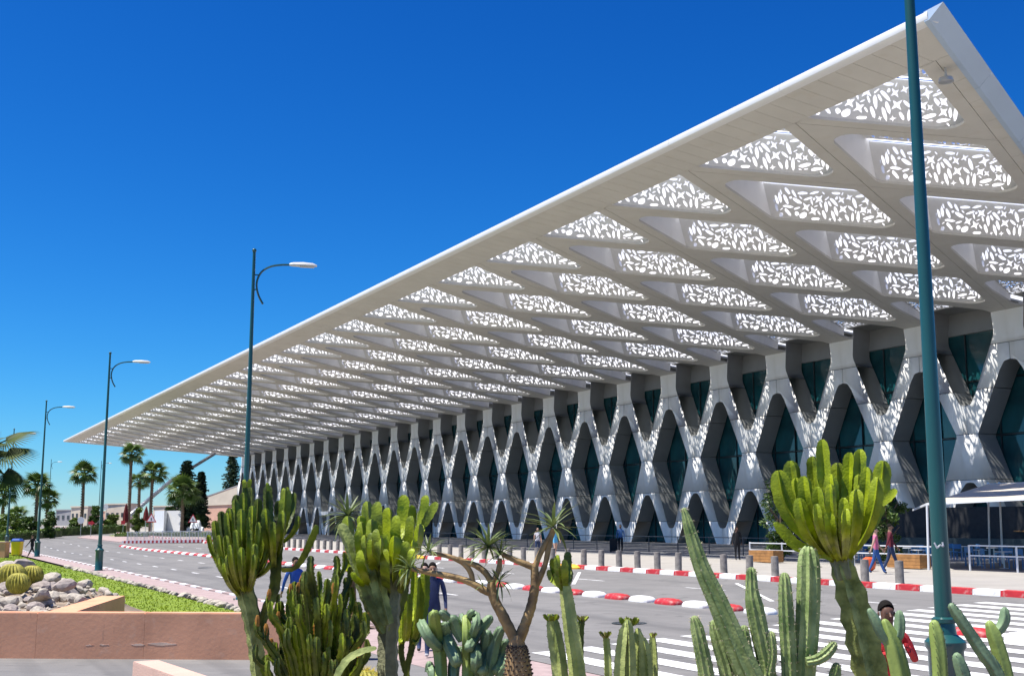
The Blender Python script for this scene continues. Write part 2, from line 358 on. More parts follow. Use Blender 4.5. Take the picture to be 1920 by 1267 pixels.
# road markings
paint = MB()
def mark(s0, n0, s1, n1, w, dz=.008):
    a, b = Vector((s0, n0)), Vector((s1, n1)); t = (b - a).normalized(); q = Vector((-t.y, t.x)) * w / 2; k = max(1, int((b - a).length / 4))
    for i in range(k):
        p0 = a.lerp(b, i / k); p1 = a.lerp(b, (i + 1) / k)
        c = [p0 - q, p1 - q, p1 + q, p0 + q]; paint.add([W(x.x, x.y, zg(x.x, x.y) + dz) for x in c], [(0, 1, 2, 3)])
zeb = tag(link('zebra_crossing', None), kind='structure')
for i in range(20):
    n = 11.3 + i * .98; sl = 20.6 + (n - 11.3) * .16 + rnd.uniform(-.06, .06)
    if n > 26.8: break
    paint = MB(); mark(sl, n, sl - 9, n, .48); wpart('painted_stripe', paint, M_WPAINT, zeb)
lanes = tag(link('lane_markings', None), kind='structure')
for (nn, s0, s1, d, g) in ((13.4, 44, 130, 1.5, 3.6), (16.6, 36, 140, 1.6, 4.4), (24.0, 24, 120, 2.2, 5.2)):
    s = s0
    while s < s1: paint = MB(); mark(s, nn, s + d, nn + .02, .13); wpart('painted_dash', paint, M_WPAINT, lanes); s += d + g
for (a, b, c, d) in ((27, 22.3, 34, 26.5), (38, 22.2, 45, 26.6), (25, 12.2, 33, 12.5), (52, 22.2, 60, 26.6)):
    paint = MB(); mark(a, b, c, d, .14); wpart('painted_line', paint, M_WPAINT, lanes)

for (u_, v_, lab) in ((386, 1064, 'dark round manhole cover in the road on the left'), (1180, 1168, 'dark manhole cover in the road before the zebra crossing')):
    q_ = at(u_, v_, 1) - Vector((0, 0, EYE)); p_ = Vector((0, 0, EYE)) + q_ * (-EYE / q_.z); p_.z = zg(*sn(p_))
    for _ in range(5): p_ = Vector((0, 0, EYE)) + q_ * ((zg(*sn(p_)) - EYE) / q_.z)
    mb = MB(); mb.lathe([(.42, .0), (.42, .012), (.36, .012), (.355, .008), (.02, .010)], (0, 0, 0), 24); t = thing('manhole_cover', lab, 'manhole cover', p_); lpart('lid', mb, M_MULL, t)
# ------------------------------------------------------------------ terminal building
HW, B_, NF, ZT = 4.325, 8.675, 71.5, 18.07            # half bay, half long diagonal, facade line, soffit height at the facade
TILT = .0947
def zs(n): return ZT + TILT * (NF - n)
term = thing('terminal_building', 'long white airport terminal with perforated rhombus canopy and crossed struts', 'terminal', W(160, NF, .57))
TL = Matrix.Translation(-term.location)
BL = B_ * math.sqrt(1 + TILT * TILT)
CELLROT = BROT @ Matrix.Rotation(-math.atan(TILT), 4, 'X')
LV, RV, FT, NT = Vector((-HW, 0)), Vector((HW, 0)), Vector((0, BL)), Vector((0, -BL))
def off_line(a, b, d):
    t = (b - a).normalized(); nrm = Vector((-t.y, t.x)); c = -(a + b) / 2
    if nrm.dot(c) < 0: nrm = -nrm
    return a + nrm * d, t
def isect(l1, l2):
    (p, r), (q, s_) = l1, l2; k = r.x * s_.y - r.y * s_.x; d = q - p
    return p + r * ((d.x * s_.y - d.y * s_.x) / k)
def inset(d):
    L = [off_line(LV, FT, d), off_line(FT, RV, d), off_line(RV, NT, d), off_line(NT, LV, d)]
    return [isect(L[3], L[0]), isect(L[0], L[1]), isect(L[1], L[2]), isect(L[2], L[3])]     # left, far, right, near
def shape(kind, r, rng):
    k = []
    if kind == 'star':
        for i in range(8): q = r * (1.15 if i % 2 == 0 else .42); a = i * math.pi / 4; k.append((math.cos(a) * q, math.sin(a) * q))
    elif kind == 'drop':
        for i in range(10): a = 2 * math.pi * i / 10; q = r * (.62 + .5 * max(0, math.cos(a)) ** 3); k.append((math.cos(a) * q * 1.4, math.sin(a) * q * .52))
    elif kind == 'oval':
        for i in range(10): a = 2 * math.pi * i / 10; k.append((math.cos(a) * r * 1.2, math.sin(a) * r * .36))
    elif kind == 'heart':
        for i in range(12): a = 2 * math.pi * i / 12; q = r * (.85 + .3 * abs(math.sin(a)) - .35 * math.sin(a)); k.append((math.cos(a) * q * .8, math.sin(a) * q * .8))
    else:
        for i in range(12): a = 2 * math.pi * i / 12; q = r * (.55 + .38 * abs(math.cos(2 * a))); k.append((math.cos(a) * q, math.sin(a) * q))
    k = [(x * rng.uniform(.85, 1.12), y * rng.uniform(.85, 1.12)) for x, y in k]
    a = rng.choice((-.9, -.9, -.7, -1.2, .7, 1.57, 0.1)) + rng.uniform(-.35, .35); c, s_ = math.cos(a), math.sin(a)
    return [Vector((x * c - y * s_, x * s_ + y * c)) for x, y in k]
def in_poly(p, poly):
    r = False; j = len(poly) - 1
    for i in range(len(poly)):
        a, b = poly[i], poly[j]
        if (a.y > p.y) != (b.y > p.y) and p.x < (b.x - a.x) * (p.y - a.y) / (b.y - a.y) + a.x: r = not r
        j = i
    return r
def pattern(poly, margin, pitch, seed, tries=13, gap=.046):
    """ornament holes thrown into a 2D polygon, largest first, never touching each other"""
    rng = random.Random(seed); xs = [p.x for p in poly]; ys = [p.y for p in poly]; out = []; area = (max(xs) - min(xs)) * (max(ys) - min(ys))
    n = int(area / pitch ** 2 * tries)
    for k in range(n):
        r = pitch * (.58 if k < n * .25 else .47 if k < n * .5 else .34 if k < n * .75 else .22) * rng.uniform(.85, 1.1)
        c = Vector((rng.uniform(min(xs), max(xs)), rng.uniform(min(ys), max(ys))))
        near = [o for o in out if (o[0] - c).length < o[1] * 1.3 + r * 1.3 + .03]
        if any((o[0] - c).length < min(o[1], r) * .55 + .03 for o in near): continue
        sh = [c + q for q in shape(rng.choice(('star', 'drop', 'oval', 'drop', 'star', 'oval', 'heart', 'drop')), r, rng)]
        if not all(in_poly(q, poly) for q in sh): continue
        if any(in_poly(q, o[2]) for o in near for q in sh) or any(in_poly(q, sh) for o in near for q in o[2]): continue
        seg = lambda l: l + [(l[i] + l[i - 1]) / 2 for i in range(len(l))]
        if any((q - w_).length < gap for o in near for q in seg(sh) for w_ in seg(o[2])): continue
        out.append((c, r, sh))
    return [o[2] for o in out]
def shrink(poly, d):
    c = sum(poly, Vector((0, 0))) / len(poly); return [p + (c - p).normalized() * d * 1.6 for p in poly]
# --- rhombus cell meshes
PB, PT, PH, TOPZ = .70, 1.05, 1.72, 1.88     # panel foot offset, run, rise, height of the top sheet
op = inset(.70); op_r = fillet([(op[0].x, op[0].y, .75), (op[1].x, op[1].y, .9), (op[2].x, op[2].y, .75), (op[3].x, op[3].y, .9)], 7)
mb_frame = MB()
for k_, z0_, z1_ in ((.9945, 0, .10), (.9995, .1004, .14)): plate(mb_frame, [[LV * k_, FT * k_, RV * k_, NT * k_], op_r], lambda p, d: (p[0], p[1], z0_ + d), z1_ - z0_)
# sloping panel over the far left edge
def eline(d): return off_line(LV, FT, d)
w1, w2 = off_line(NT, LV, .64), off_line(FT, RV, .64)
def panel_quad(t0, t1, dd=0.):
    q = []
    for t, w in ((t0, w1), (t0, w2), (t1, w2), (t1, w1)):
        p = isect(eline(PB + PT * t), w); q.append(Vector((p.x, p.y, .14 + PH * t)))
    nrm = (q[1] - q[0]).cross(q[3] - q[0]).normalized()
    if nrm.z < 0: nrm = -nrm
    return [v + nrm * dd for v in q], nrm
pq, pnrm = panel_quad(0.0, 1.0)
ex = (pq[1] - pq[0]).normalized(); ey = pnrm.cross(ex)
if ey.z < 0: ey = -ey
p2 = [Vector(((v - pq[0]).dot(ex), (v - pq[0]).dot(ey))) for v in pq]
inner = fillet([(p2[0].x + .4, p2[0].y + .02, .4), (p2[1].x - .35, p2[1].y + .02, .7), (p2[2].x - .35, p2[2].y - .14, .8), (p2[3].x + .4, p2[3].y - .14, .8)], 4)
mb_panel = MB(); plate(mb_panel, [p2] + pattern(inner, .1, .47, 5, 22, .04), lambda p, d: pq[0] + ex * p[0] + ey * p[1] + pnrm * d, .03)
# level top sheet
t_l = off_line(RV, NT, .64)
tq = [isect(eline(PB + PT + .34), w1), isect(eline(PB + PT + .34), w2), isect(t_l, w2), isect(t_l, w1)]
mb_top = MB(); plate(mb_top, [tq] + pattern(shrink(tq, .10), .1, .44, 9, 24, .036), lambda p, d: (p[0], p[1], TOPZ + d), .03)
# frosted glazing over both
gq, _ = panel_quad(-.02, 1.02, .09); mb_glz = MB(); mb_glz.add(gq, [(0, 1, 2, 3)])
g0 = [isect(eline(PB + PT - .02), w1), isect(eline(PB + PT - .02), w2), isect(eline(PB + PT + .36), w2), isect(eline(PB + PT + .36), w1)]
mb_glz.add([(p.x, p.y, TOPZ + .09) for p in g0], [(0, 1, 2, 3)])
g0 = [g0[3], g0[2], isect(t_l, w2), isect(t_l, w1)]
mb_glz.add([(p.x, p.y, TOPZ + .09) for p in g0], [(0, 1, 2, 3)], 1)
mb_wall = MB()
def wall_strip(mb_, pts2, z0, z1, th=.05):
    for a, b in zip(pts2[:-1], pts2[1:]):
        mb_.bar((a[0], a[1], (z0 + z1) / 2), (b[0], b[1], (z0 + z1) / 2), th, z1 - z0)
iw = inset(.62)
wall_strip(mb_wall, [iw[0], iw[3]], .14, 2.0); wall_strip(mb_wall, [iw[3], iw[2]], .14, 2.0); wall_strip(mb_wall, [iw[2], iw[1]], .14, 2.0)
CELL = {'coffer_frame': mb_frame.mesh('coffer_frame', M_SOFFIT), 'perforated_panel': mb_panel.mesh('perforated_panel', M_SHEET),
        'perforated_sheet': mb_top.mesh('perforated_sheet', M_SHEET), 'skylight_glazing': mb_glz.mesh('skylight_glazing', [M_FROST, M_CLEAR]), 'coffer_wall': mb_wall.mesh('coffer_wall', M_WHITE)}
def cut_mesh(me, co, no):
    bm = bmesh.new(); bm.from_mesh(me)
    r = bmesh.ops.bisect_plane(bm, geom=bm.verts[:] + bm.edges[:] + bm.faces[:], plane_co=co, plane_no=no, clear_inner=True)
    n = me.copy(); bm.to_mesh(n); bm.free(); return n
NFRONT = 36.8
CELLF = {k: cut_mesh(v, (0, (NFRONT + .02 - (NF - 4 * B_)) * BL / B_, 0), (0, 1, 0)) for k, v in CELL.items()}
NODE0 = 50.35
def cell(s, n, meshes):
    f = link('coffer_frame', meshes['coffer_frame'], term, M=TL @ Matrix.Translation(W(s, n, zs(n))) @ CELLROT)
    for k in ('perforated_panel', 'perforated_sheet', 'skylight_glazing', 'coffer_wall'): link(k, meshes[k], f)
for r in range(1, 5):
    for k in range(26 + r):
        cell(NODE0 - (r - 1) * HW + 2 * HW * k, NF - r * B_, CELLF if r == 4 else CELL)
# --- half cells that fold over into the facade openings
JX = 2.875
iw9 = inset(.32); HT = 1.05
tri = [(-HW + .004, 0, 0), (-JX, 0, 0), (-JX - .12, -.9, .8), (iw9[3].x - 1.6, iw9[3].y + 3.36, 0), (iw9[3].x, iw9[3].y, .9), (iw9[3].x + 1.6, iw9[3].y + 3.36, 0), (JX + .12, -.9, .8), (JX, 0, 0), (HW - .004, 0, 0), (0, -BL + .01, 0)]
mb_hf = MB(); plate(mb_hf, [fillet(tri, 5)], lambda p, d: (p[0], p[1], d), .14)
mb_hw = MB()
a, b, c = isect(off_line(LV, NT, .27), (Vector((0, 0)), Vector((1, 0)))), inset(.27)[3], isect(off_line(RV, NT, .27), (Vector((0, 0)), Vector((1, 0))))
wall_strip(mb_hw, [a, b, c], .14, HT + .14)
mb_hw.box(-JX - .9, 0.02, HT - .05, JX + .9, 2.6, HT + .1, 1); mb_hw.box(-JX - .06, .02, -.0, -JX, 2.6, HT - .05, 1); mb_hw.box(JX, .02, -.0, JX + .06, 2.6, HT - .05, 1)
mb_hw.box(-JX - .9, 1.9, -.75, JX + .9, 2.5, HT - .05, 1)
ht = [Vector((a.x + .02, 0)), Vector((b.x, b.y + .04)), Vector((c.x - .02, 0))]
mb_ht = MB(); plate(mb_ht, [ht] + pattern(shrink(ht, .06), .1, .40, 21, 36, .034), lambda p, d: (p[0], p[1], HT + d), .03)
mb_hg = MB(); mb_hg.add([(p.x, p.y, HT + .09) for p in ht], [(0, 1, 2)])
HALF = {'coffer_frame': mb_hf.mesh('coffer_frame', M_SOFFIT), 'perforated_sheet': mb_ht.mesh('perforated_sheet', M_SHEET),
        'skylight_glazing': mb_hg.mesh('skylight_glazing', M_CLEAR), 'coffer_wall': mb_hw.mesh('coffer_wall', [M_WHITE, M_REVEAL])}
for k in range(26):
    s = NODE0 + HW + 2 * HW * k
    f = link('coffer_frame', HALF['coffer_frame'], term, M=TL @ Matrix.Translation(W(s, NF - .004, ZT)) @ CELLROT)
    for q in ('perforated_sheet', 'skylight_glazing', 'coffer_wall'): link(q, HALF[q], f)
# --- facade of crossed struts, one module per node cut into cladding pieces
HF = ZT - .57
half = [(1.45, HF, 0), (1.30, 15.9, 1.3), (3.40, 11.5, .5), (3.80, 10.85, .4), (HW, 10.72, 0), (HW, 5.0, 0), (3.95, 4.95, .3), (3.42, 4.4, .6), (1.05, 0, 0)]
outl = [(-x, z, r) for x, z, r in half] + [(x, z, r) for x, z, r in reversed(half)]
hole = [(0, 13.85, 0), (.55, 13.75, .4), (.98, 13.15, .5), (3.35, 8.5, .5), (.72, 1.95, .5), (.42, 1.55, .25), (0, 1.5, 0), (-.42, 1.55, .25), (-.72, 1.95, .5), (-3.35, 8.5, .5), (-.98, 13.15, .5), (-.55, 13.75, .4)]
mb = MB(); plate(mb, [fillet(outl, 6), fillet(hole, 6)], lambda p, d: (p[0], d, p[1]), 1.9)
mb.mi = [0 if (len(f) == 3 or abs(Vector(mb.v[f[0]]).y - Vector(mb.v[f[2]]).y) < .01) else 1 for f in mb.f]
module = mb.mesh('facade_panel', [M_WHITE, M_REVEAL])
def slice_mesh(me, planes):
    bm = bmesh.new(); bm.from_mesh(me)
    for co, no in planes:
        bmesh.ops.bisect_plane(bm, geom=bm.verts[:] + bm.edges[:] + bm.faces[:], plane_co=co, plane_no=no, clear_outer=True)
        for f_ in bmesh.ops.holes_fill(bm, edges=[e for e in bm.edges if e.is_boundary], sides=0)['faces']: f_.material_index = 1
    n = me.copy(); bm.to_mesh(n); bm.free(); return n
g = .022
pieces = []
Z = Vector((0, 0, 1)); X = Vector((1, 0, 0))
def zcut(z, up): return ((0, 0, z + (g if up else -g)), -Z if up else Z)     # keep above / below
pieces.append(slice_mesh(module, [zcut(15.1, True)]))
for sx in (1, -1):
    side = ((sx * g, 0, 0), -X * sx)
    for z0, z1 in ((11.9, 15.1), (8.6, 11.9), (5.2, 8.6), (2.2, 5.2), (None, 2.2)):
        pl = [side, zcut(z1, False)]
        if z0 is not None: pl.append(zcut(z0, True))
        pieces.append(slice_mesh(module, pl))
for i, pc in enumerate(pieces): pc.name = 'facade_panel'
cnt = 0
for k in range(0, 27):
    s = NODE0 + 2 * HW * k
    for pc in pieces:
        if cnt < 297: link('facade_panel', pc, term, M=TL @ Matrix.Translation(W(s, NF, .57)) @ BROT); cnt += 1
# --- glass wall and mullions behind the struts
mb_p = MB(); mb_p.box(-1.38, 0, -2.05, 1.38, .03, 2.05); pane_me = mb_p.mesh('glass_pane', M_GLASS)
mb_m = MB()
for i in range(4): mb_m.box(-HW - .001 + i * 2.883 - .045, -.08, 0, -HW - .001 + i * 2.883 + .045, .1, HF + .3)
for j in range(5): mb_m.box(-HW + .05, -.05, j * 4.28 - .05, HW - .05, .06, j * 4.28 + .05)
mull_me = mb_m.mesh('window_frame', M_MULL)
for k in range(-1, 26):
    s = NODE0 + HW + 2 * HW * k
    fr = link('window_frame', mull_me, term, M=TL @ Matrix.Translation(W(s, NF + 2.02, .57)) @ BROT)
    for i in range(3):
        for j in range(4):
            rx = rnd.uniform(-.012, .012); rz = rnd.uniform(-.02, .02)
            link('glass_pane', pane_me, fr, M=Matrix.Translation((-HW + 1.4415 + i * 2.883, .02, 2.14 + j * 4.28)) @ Matrix.Rotation(rz, 4, 'Z') @ Matrix.Rotation(rx, 4, 'X'))
# --- flat soffit strip towards the road, gutter, front lip, side fascia, body behind
CE = HW / B_
def edge_r(n): return NODE0 - CE * (NF - n) - .95
def edge_l(n): return NODE0 + 26 * 2 * HW + CE * (NF - n) + .95
NE = 34.0
x = edge_r(NFRONT); i = 0
while x < edge_l(NFRONT) - .01:
    x1 = min(x + HW / 4, edge_l(NFRONT)); mb = MB()
    s0a, s1a = x + .012, x1 - .012
    s0b, s1b = s0a, s1a
    if i == 0: s0b = edge_r(NE)
    if x1 >= edge_l(NFRONT) - .01: s1b = edge_l(NE)
    lo = [W(s0b, NE, zs(NE) + .05), W(s1b, NE, zs(NE) + .05), W(s1a, NFRONT, zs(NFRONT)), W(s0a, NFRONT, zs(NFRONT))]
    mb.add(lo + [v + Vector((0, 0, .25)) for v in lo], [(0, 1, 2, 3), (7, 6, 5, 4), (0, 4, 5, 1), (1, 5, 6, 2), (2, 6, 7, 3), (3, 7, 4, 0)])
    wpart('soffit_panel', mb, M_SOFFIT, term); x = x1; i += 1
x = edge_r(NE)
while x < edge_l(NE) - .1:
    x1 = min(x + 2 * HW, edge_l(NE)); mb = MB(); z0 = zs(NE) - .02
    prof = [(0, 0), (-.10, .06), (-.13, .2), (-.10, .36), (0, .42), (.5, .46), (.5, 0.03)]
    for sg in ((x + .008, x1 - .008),):
        vs_ = [W(sg[e], NE + a_, z0 + b_) for e in (0, 1) for a_, b_ in prof]; q = len(prof)
        mb.add(vs_, [(j, (j + 1) % q, q + (j + 1) % q, q + j) for j in range(q)] + [tuple(range(q)), tuple(range(2 * q - 1, q - 1, -1))])
    wpart('front_fascia', mb, M_FASCIA, term, True); x = x1
n0 = NE - .1
while n0 < 78:
    n1 = min(n0 + 6.2, 78); mb = MB()
    A = lambda n, dz, o_: W(edge_r(n) - o_, n, zs(n) + dz)
    vs_ = [A(n0 + .01, -.03, 0), A(n1 - .01, -.03, 0), A(n1 - .01, .40, .72), A(n0 + .01, .40, .72), A(n0 + .01, -.03, -.25), A(n1 - .01, -.03, -.25), A(n1 - .01, .38, -.25), A(n0 + .01, .38, -.25)]
    mb.add(vs_, [(0, 1, 2, 3), (7, 6, 5, 4), (0, 4, 5, 1), (1, 5, 6, 2), (2, 6, 7, 3), (3, 7, 4, 0)])
    wpart('side_fascia', mb, M_SIDE, term); n0 = n1
mb = MB()
A = lambda n, dz, o_: W(edge_l(n) + o_, n, zs(n) + dz)
vs_ = [A(NE, -.02, 0), A(78, -.02, 0), A(78, .8, 0), A(NE, .45, 0), A(NE, -.02, -.3), A(78, -.02, -.3), A(78, .8, -.3), A(NE, .45, -.3)]
mb.add(vs_, [(0, 1, 2, 3), (7, 6, 5, 4), (0, 4, 5, 1), (1, 5, 6, 2), (2, 6, 7, 3), (3, 7, 4, 0)]); wpart('end_fascia', mb, M_FASCIA, term)
mb = MB(); mb.sbox(NODE0 - 4.3, NF + 2.6, ZT + .0, NODE0 + 26 * 8.65, NF + 40, ZT + 2.2); wpart('roof_slab', mb, M_WHITE, term)
mb = MB(); mb.sbox(NODE0 - 4.2, NF + 2.4, .57, NODE0 + 26 * 8.65 - .3, NF + 39.5, ZT); wpart('hall_wall', mb, M_DARKIN, term)
for fn, sg in ((edge_r, 1), (edge_l, -1)):
    n0 = NFRONT + .01
    while n0 < NF - .1:
        n1 = min(n0 + 2.17, NF); mb = MB(); q4 = [W(fn(n0) + sg * .02, n0 + .012, zs(n0)), W(fn(n0) + sg * .94, n0 + .012, zs(n0)), W(fn(n1) + sg * .94, n1 - .012, zs(n1)), W(fn(n1) + sg * .02, n1 - .012, zs(n1))]
        mb.add(q4 + [v + Vector((0, 0, .2)) for v in q4], [(0, 1, 2, 3), (7, 6, 5, 4), (0, 4, 5, 1), (1, 5, 6, 2), (2, 6, 7, 3), (3, 7, 4, 0)]); wpart('soffit_panel', mb, M_SOFFIT, term); n0 = n1
# entrance porches between the struts
for (s, wd) in ((166.5, 6.0), (236, 6.4), (205, 5)):
    mb = MB(); mb.sbox(s - wd / 2, NF - 3.4, 4.1, s + wd / 2, NF - .2, 4.75); pr = wpart('entrance_porch', mb, M_WHITE, term)
    mb = MB(); mb.sbox(s - wd / 2 + .1, NF - 3.3, .57, s - wd / 2 + .35, NF - 3.05, 4.1); wpart('post', mb, M_WSTEEL, pr)
    mb = MB(); mb.sbox(s + wd / 2 - .35, NF - 3.3, .57, s + wd / 2 - .1, NF - 3.05, 4.1)
    wpart('post', mb, M_WSTEEL, pr)
    mb = MB(); mb.sbox(s - wd / 2 + .4, NF - .3, .57, s + wd / 2 - .4, NF - .1, 4.1); wpart('doorway', mb, M_DARKIN, pr)
# flood light under the near corner, small service pipe
fl_at = at(1762, 160, 45)
mb = MB(); c = W(30.9 + 2.4, 37.6, zs(37.6)); mb.tube([c, c - Vector((0, 0, .35))], .05, 8); mb.lathe([(.05, -.35), (.28, -.45), (.32, -.62), (.2, -.66)], c, 14)
wpart('flood_light', mb, M_STEEL, term, True)

# ------------------------------------------------------------------ street lamps
def smooth_path(pts, per=5):
    """Catmull-Rom through (point, radius) pairs"""
    out = []; n = len(pts)
    for i in range(n - 1):
        p0, p1, p2, p3 = pts[max(i - 1, 0)], pts[i], pts[i + 1], pts[min(i + 2, n - 1)]
        for k in range(per):
            t = k / per
            q = .5 * ((2 * p1[0]) + (p2[0] - p0[0]) * t + (2 * p0[0] - 5 * p1[0] + 4 * p2[0] - p3[0]) * t * t + (3 * p1[0] - p0[0] - 3 * p2[0] + p3[0]) * t ** 3)
            out.append((q, p1[1] * (1 - t) + p2[1] * t))
    out.append(pts[-1]); return out
def lamp(loc, label, h=11.5, detail=True):
    L = thing('street_lamp', label, 'street lamp', loc, 'green street lamps along the pavement')
    mb = MB(); mb.box(-.30, -.30, 0, .30, .30, .05); mb.box(-.24, -.24, .05, .24, .24, .09)
    for i in (-1, 1):
        for j in (-1, 1): mb.tube([(i * .255, j * .255, .05), (i * .255, j * .255, .12)], .022, 6)
    lpart('base_plate', mb, M_LAMPGREEN, L)
    mb = MB(); prof = [(.215, .08), (.215, .13), (.195, .16), (.195, 1.06), (.225, 1.10), (.225, 1.16), (.18, 1.20), (.13, 1.24), (.115, 1.36), (.135, 1.37), (.135, 1.41), (.105, 1.43)]
    mb.lathe(prof, (0, 0, 0), 20); lpart('pedestal', mb, M_LAMPGREEN, L, True)
    mb = MB(); mb.tube([(0, 0, 1.40), (0, 0, 4), (0, 0, 7.5), (0, 0, h)], [.100, .084, .066, .05], 18); mb.ball((0, 0, h + .03), .075, 10, 6)
    lpart('pole', mb, M_LAMPGREEN, L, True)
    mb = MB()      # bracket arm: curve rising from below the head, bending out; local +x points to the road
    pts = [(q[0].x, 0, q[0].z) for q in smooth_path([(Vector((x_, 0, h + z_)), .03) for x_, z_ in ((.34, -1.78), (.19, -1.5), (.115, -1.18), (.15, -.90), (.29, -.66), (.56, -.49), (.88, -.42), (1.22, -.40))], 4)]
    mb.tube(pts, .034, 8)
    for zz in (h - .80, h - 1.30):
        q = min(pts[:20], key=lambda p: abs(p[2] - zz)); mb.tube([(0, 0, zz), (q[0], 0, zz)], .022, 6)
    lpart('bracket_arm', mb, M_LAMPGREEN, L, True)
    e = pts[-1]
    mb = MB(); vs_ = []; rings = [(0, .05, .05), (.12, .10, .09), (.45, .16, .11), (.78, .15, .09), (.92, .06, .03)]
    for x_, w_, h_ in rings:
        for k in range(12):
            a = 2 * math.pi * k / 12; vs_.append((e[0] - .05 + x_, w_ * math.cos(a), e[2] + max(-.035, h_ * math.sin(a))))
    fs_ = [(i * 12 + k, i * 12 + (k + 1) % 12, (i + 1) * 12 + (k + 1) % 12, (i + 1) * 12 + k) for i in range(4) for k in range(12)]
    mb.add(vs_, fs_ + [tuple(range(11, -1, -1)), tuple(range(48, 60))]); hd = lpart('lamp_head', mb, M_LAMPHEAD, L, True)
    mb = MB(); mb.box(e[0] + .3, -.11, e[2] - .055, e[0] + .78, .11, e[2] - .037); lpart('lens', mb, M_LENS, hd)
    return L
ROADWARD = math.atan2(N2.y, N2.x)
def put_lamp(u, Y, lab, h=11.5):
    p = gnd(u, Y); L = lamp(p, lab, h); L.rotation_euler.z = ROADWARD - .25; return L
near_lamp = put_lamp(1760, 13.6, 'nearest thick green lamp post cut off by the top of the picture', 12)
mb = MB(); lx = near_lamp.location
for (du, dv, du2, dv2) in ((-8, -4, -3, 6), (-3, 6, 3, 0), (3, 0, 9, 3), (9, 3, 7, -5)):
    mb.bar(at(1760 + du, 1021 + dv, 13.47), at(1760 + du2, 1021 + dv2, 13.47), .014, .014)
wpart('sticker', mb, M_SIGNW, thing('graffiti_sticker', 'small white scrawled sticker on the nearest lamp post', 'sticker', at(1760, 1021, 13.47)))
put_lamp(459, 38.6, 'tall green lamp post rising behind the left candelabra cactus with curved arm')
put_lamp(189.5, 62.6, 'green lamp post standing on the pink pavement beside the lawn edge')
put_lamp(73, 89.4, 'green lamp post on the pavement just right of the running man and yellow bin', 11.7)
put_lamp(15, 117, 'green lamp post partly behind the palm fronds at the left edge', 11.6)
for (u, Y, h, lab) in ((89, 235, 13.2, 'small faraway lamp post behind the bushy palm on the left'), (184, 250, 13.5, 'faint faraway lamp post left of the lone tall palm trunk')):
    q = put_lamp(u, Y, lab, h)

# ------------------------------------------------------------------ red and white median blocks, bollards
def dome(L_, w_, h_):
    mb = MB(); rings = [(1, 0), (1, .3), (.93, .62), (.74, .88), (.42, 1)]; vs_ = []
    for q, z in rings:
        for k in range(16):
            a = 2 * math.pi * k / 16; c_, s_ = math.cos(a), math.sin(a); e = .55
            vs_.append((math.copysign(abs(c_) ** e, c_) * L_ / 2 * (q if z < .7 else q * 1.05), math.copysign(abs(s_) ** e, s_) * w_ / 2 * q, z * h_))
    fs_ = [(i * 16 + k, i * 16 + (k + 1) % 16, (i + 1) * 16 + (k + 1) % 16, (i + 1) * 16 + k) for i in range(4) for k in range(16)] + [tuple(range(64, 80))]
    mb.add(vs_, fs_); return mb
dm = {'r': dome(.98, .52, .165).mesh('median_block', M_RPAINT), 'w': dome(.98, .52, .165).mesh('median_block', M_KWHITE)}
i = 0; s = 16.2
while s < 121:
    if not (18.4 < s < 23.0):
        red = i % 2; o = link('median_block', dm['r' if red else 'w'], M=Matrix.Translation(W(s, 19.65, zg(s, 19.65) - .005)) @ BROT)
        nearst = s < 17.5
        lab = ('red painted median block at the right edge past the zebra crossing' if red else 'white painted median block beyond the zebra crossing at the right') if nearst else \
              ('red painted rounded kerb block in the row along the road middle' if red else 'white painted rounded kerb block in the row along the road middle')
        tag(o, lab, 'median block', ('red' if red else 'white') + (' block by the crossing' if nearst else ' blocks in the median row'))
    i += 1; s += 1.345
mb = MB(); mb.lathe([(.155, 0), (.15, .03), (.14, .06), (.14, .70), (.132, .73), (.06, .745)], (0, 0, 0), 14)
bol_me = mb.mesh('bollard', M_CONC)
for i in range(64):
    s = 28.75 + i * 1.53
    if i in (2,): continue
    o = link('bollard', bol_me, loc=W(s + rnd.uniform(-.03, .03), 29.0, .57)); o.rotation_euler = (rnd.uniform(-.02, .02), rnd.uniform(-.02, .02), rnd.uniform(0, 6))
    tag(o, 'weathered grey concrete bollard in the row behind the red and white kerb', 'bollard', 'concrete bollards along the terrace kerb')
for (s, n, lab) in ((48.4, 28.2, 'yellow painted kerb ramp stone near the pale column cactus tuft'), (66.5, 28.2, 'yellow painted kerb ramp stone behind the branching bottle tree')):
    mb = MB(); mb.lathe([(1, 0), (1, .08), (.8, .17), (.4, .21)], (0, 0, 0), 20)
    o = link('kerb_ramp', mb.mesh('kerb_ramp', M_YPAINT, True)); o.matrix_local = Matrix.Translation(W(s, n - .2, .42)) @ BROT @ Matrix.Diagonal((1.05, .4, 1.1, 1)); tag(o, lab, 'kerb stone')

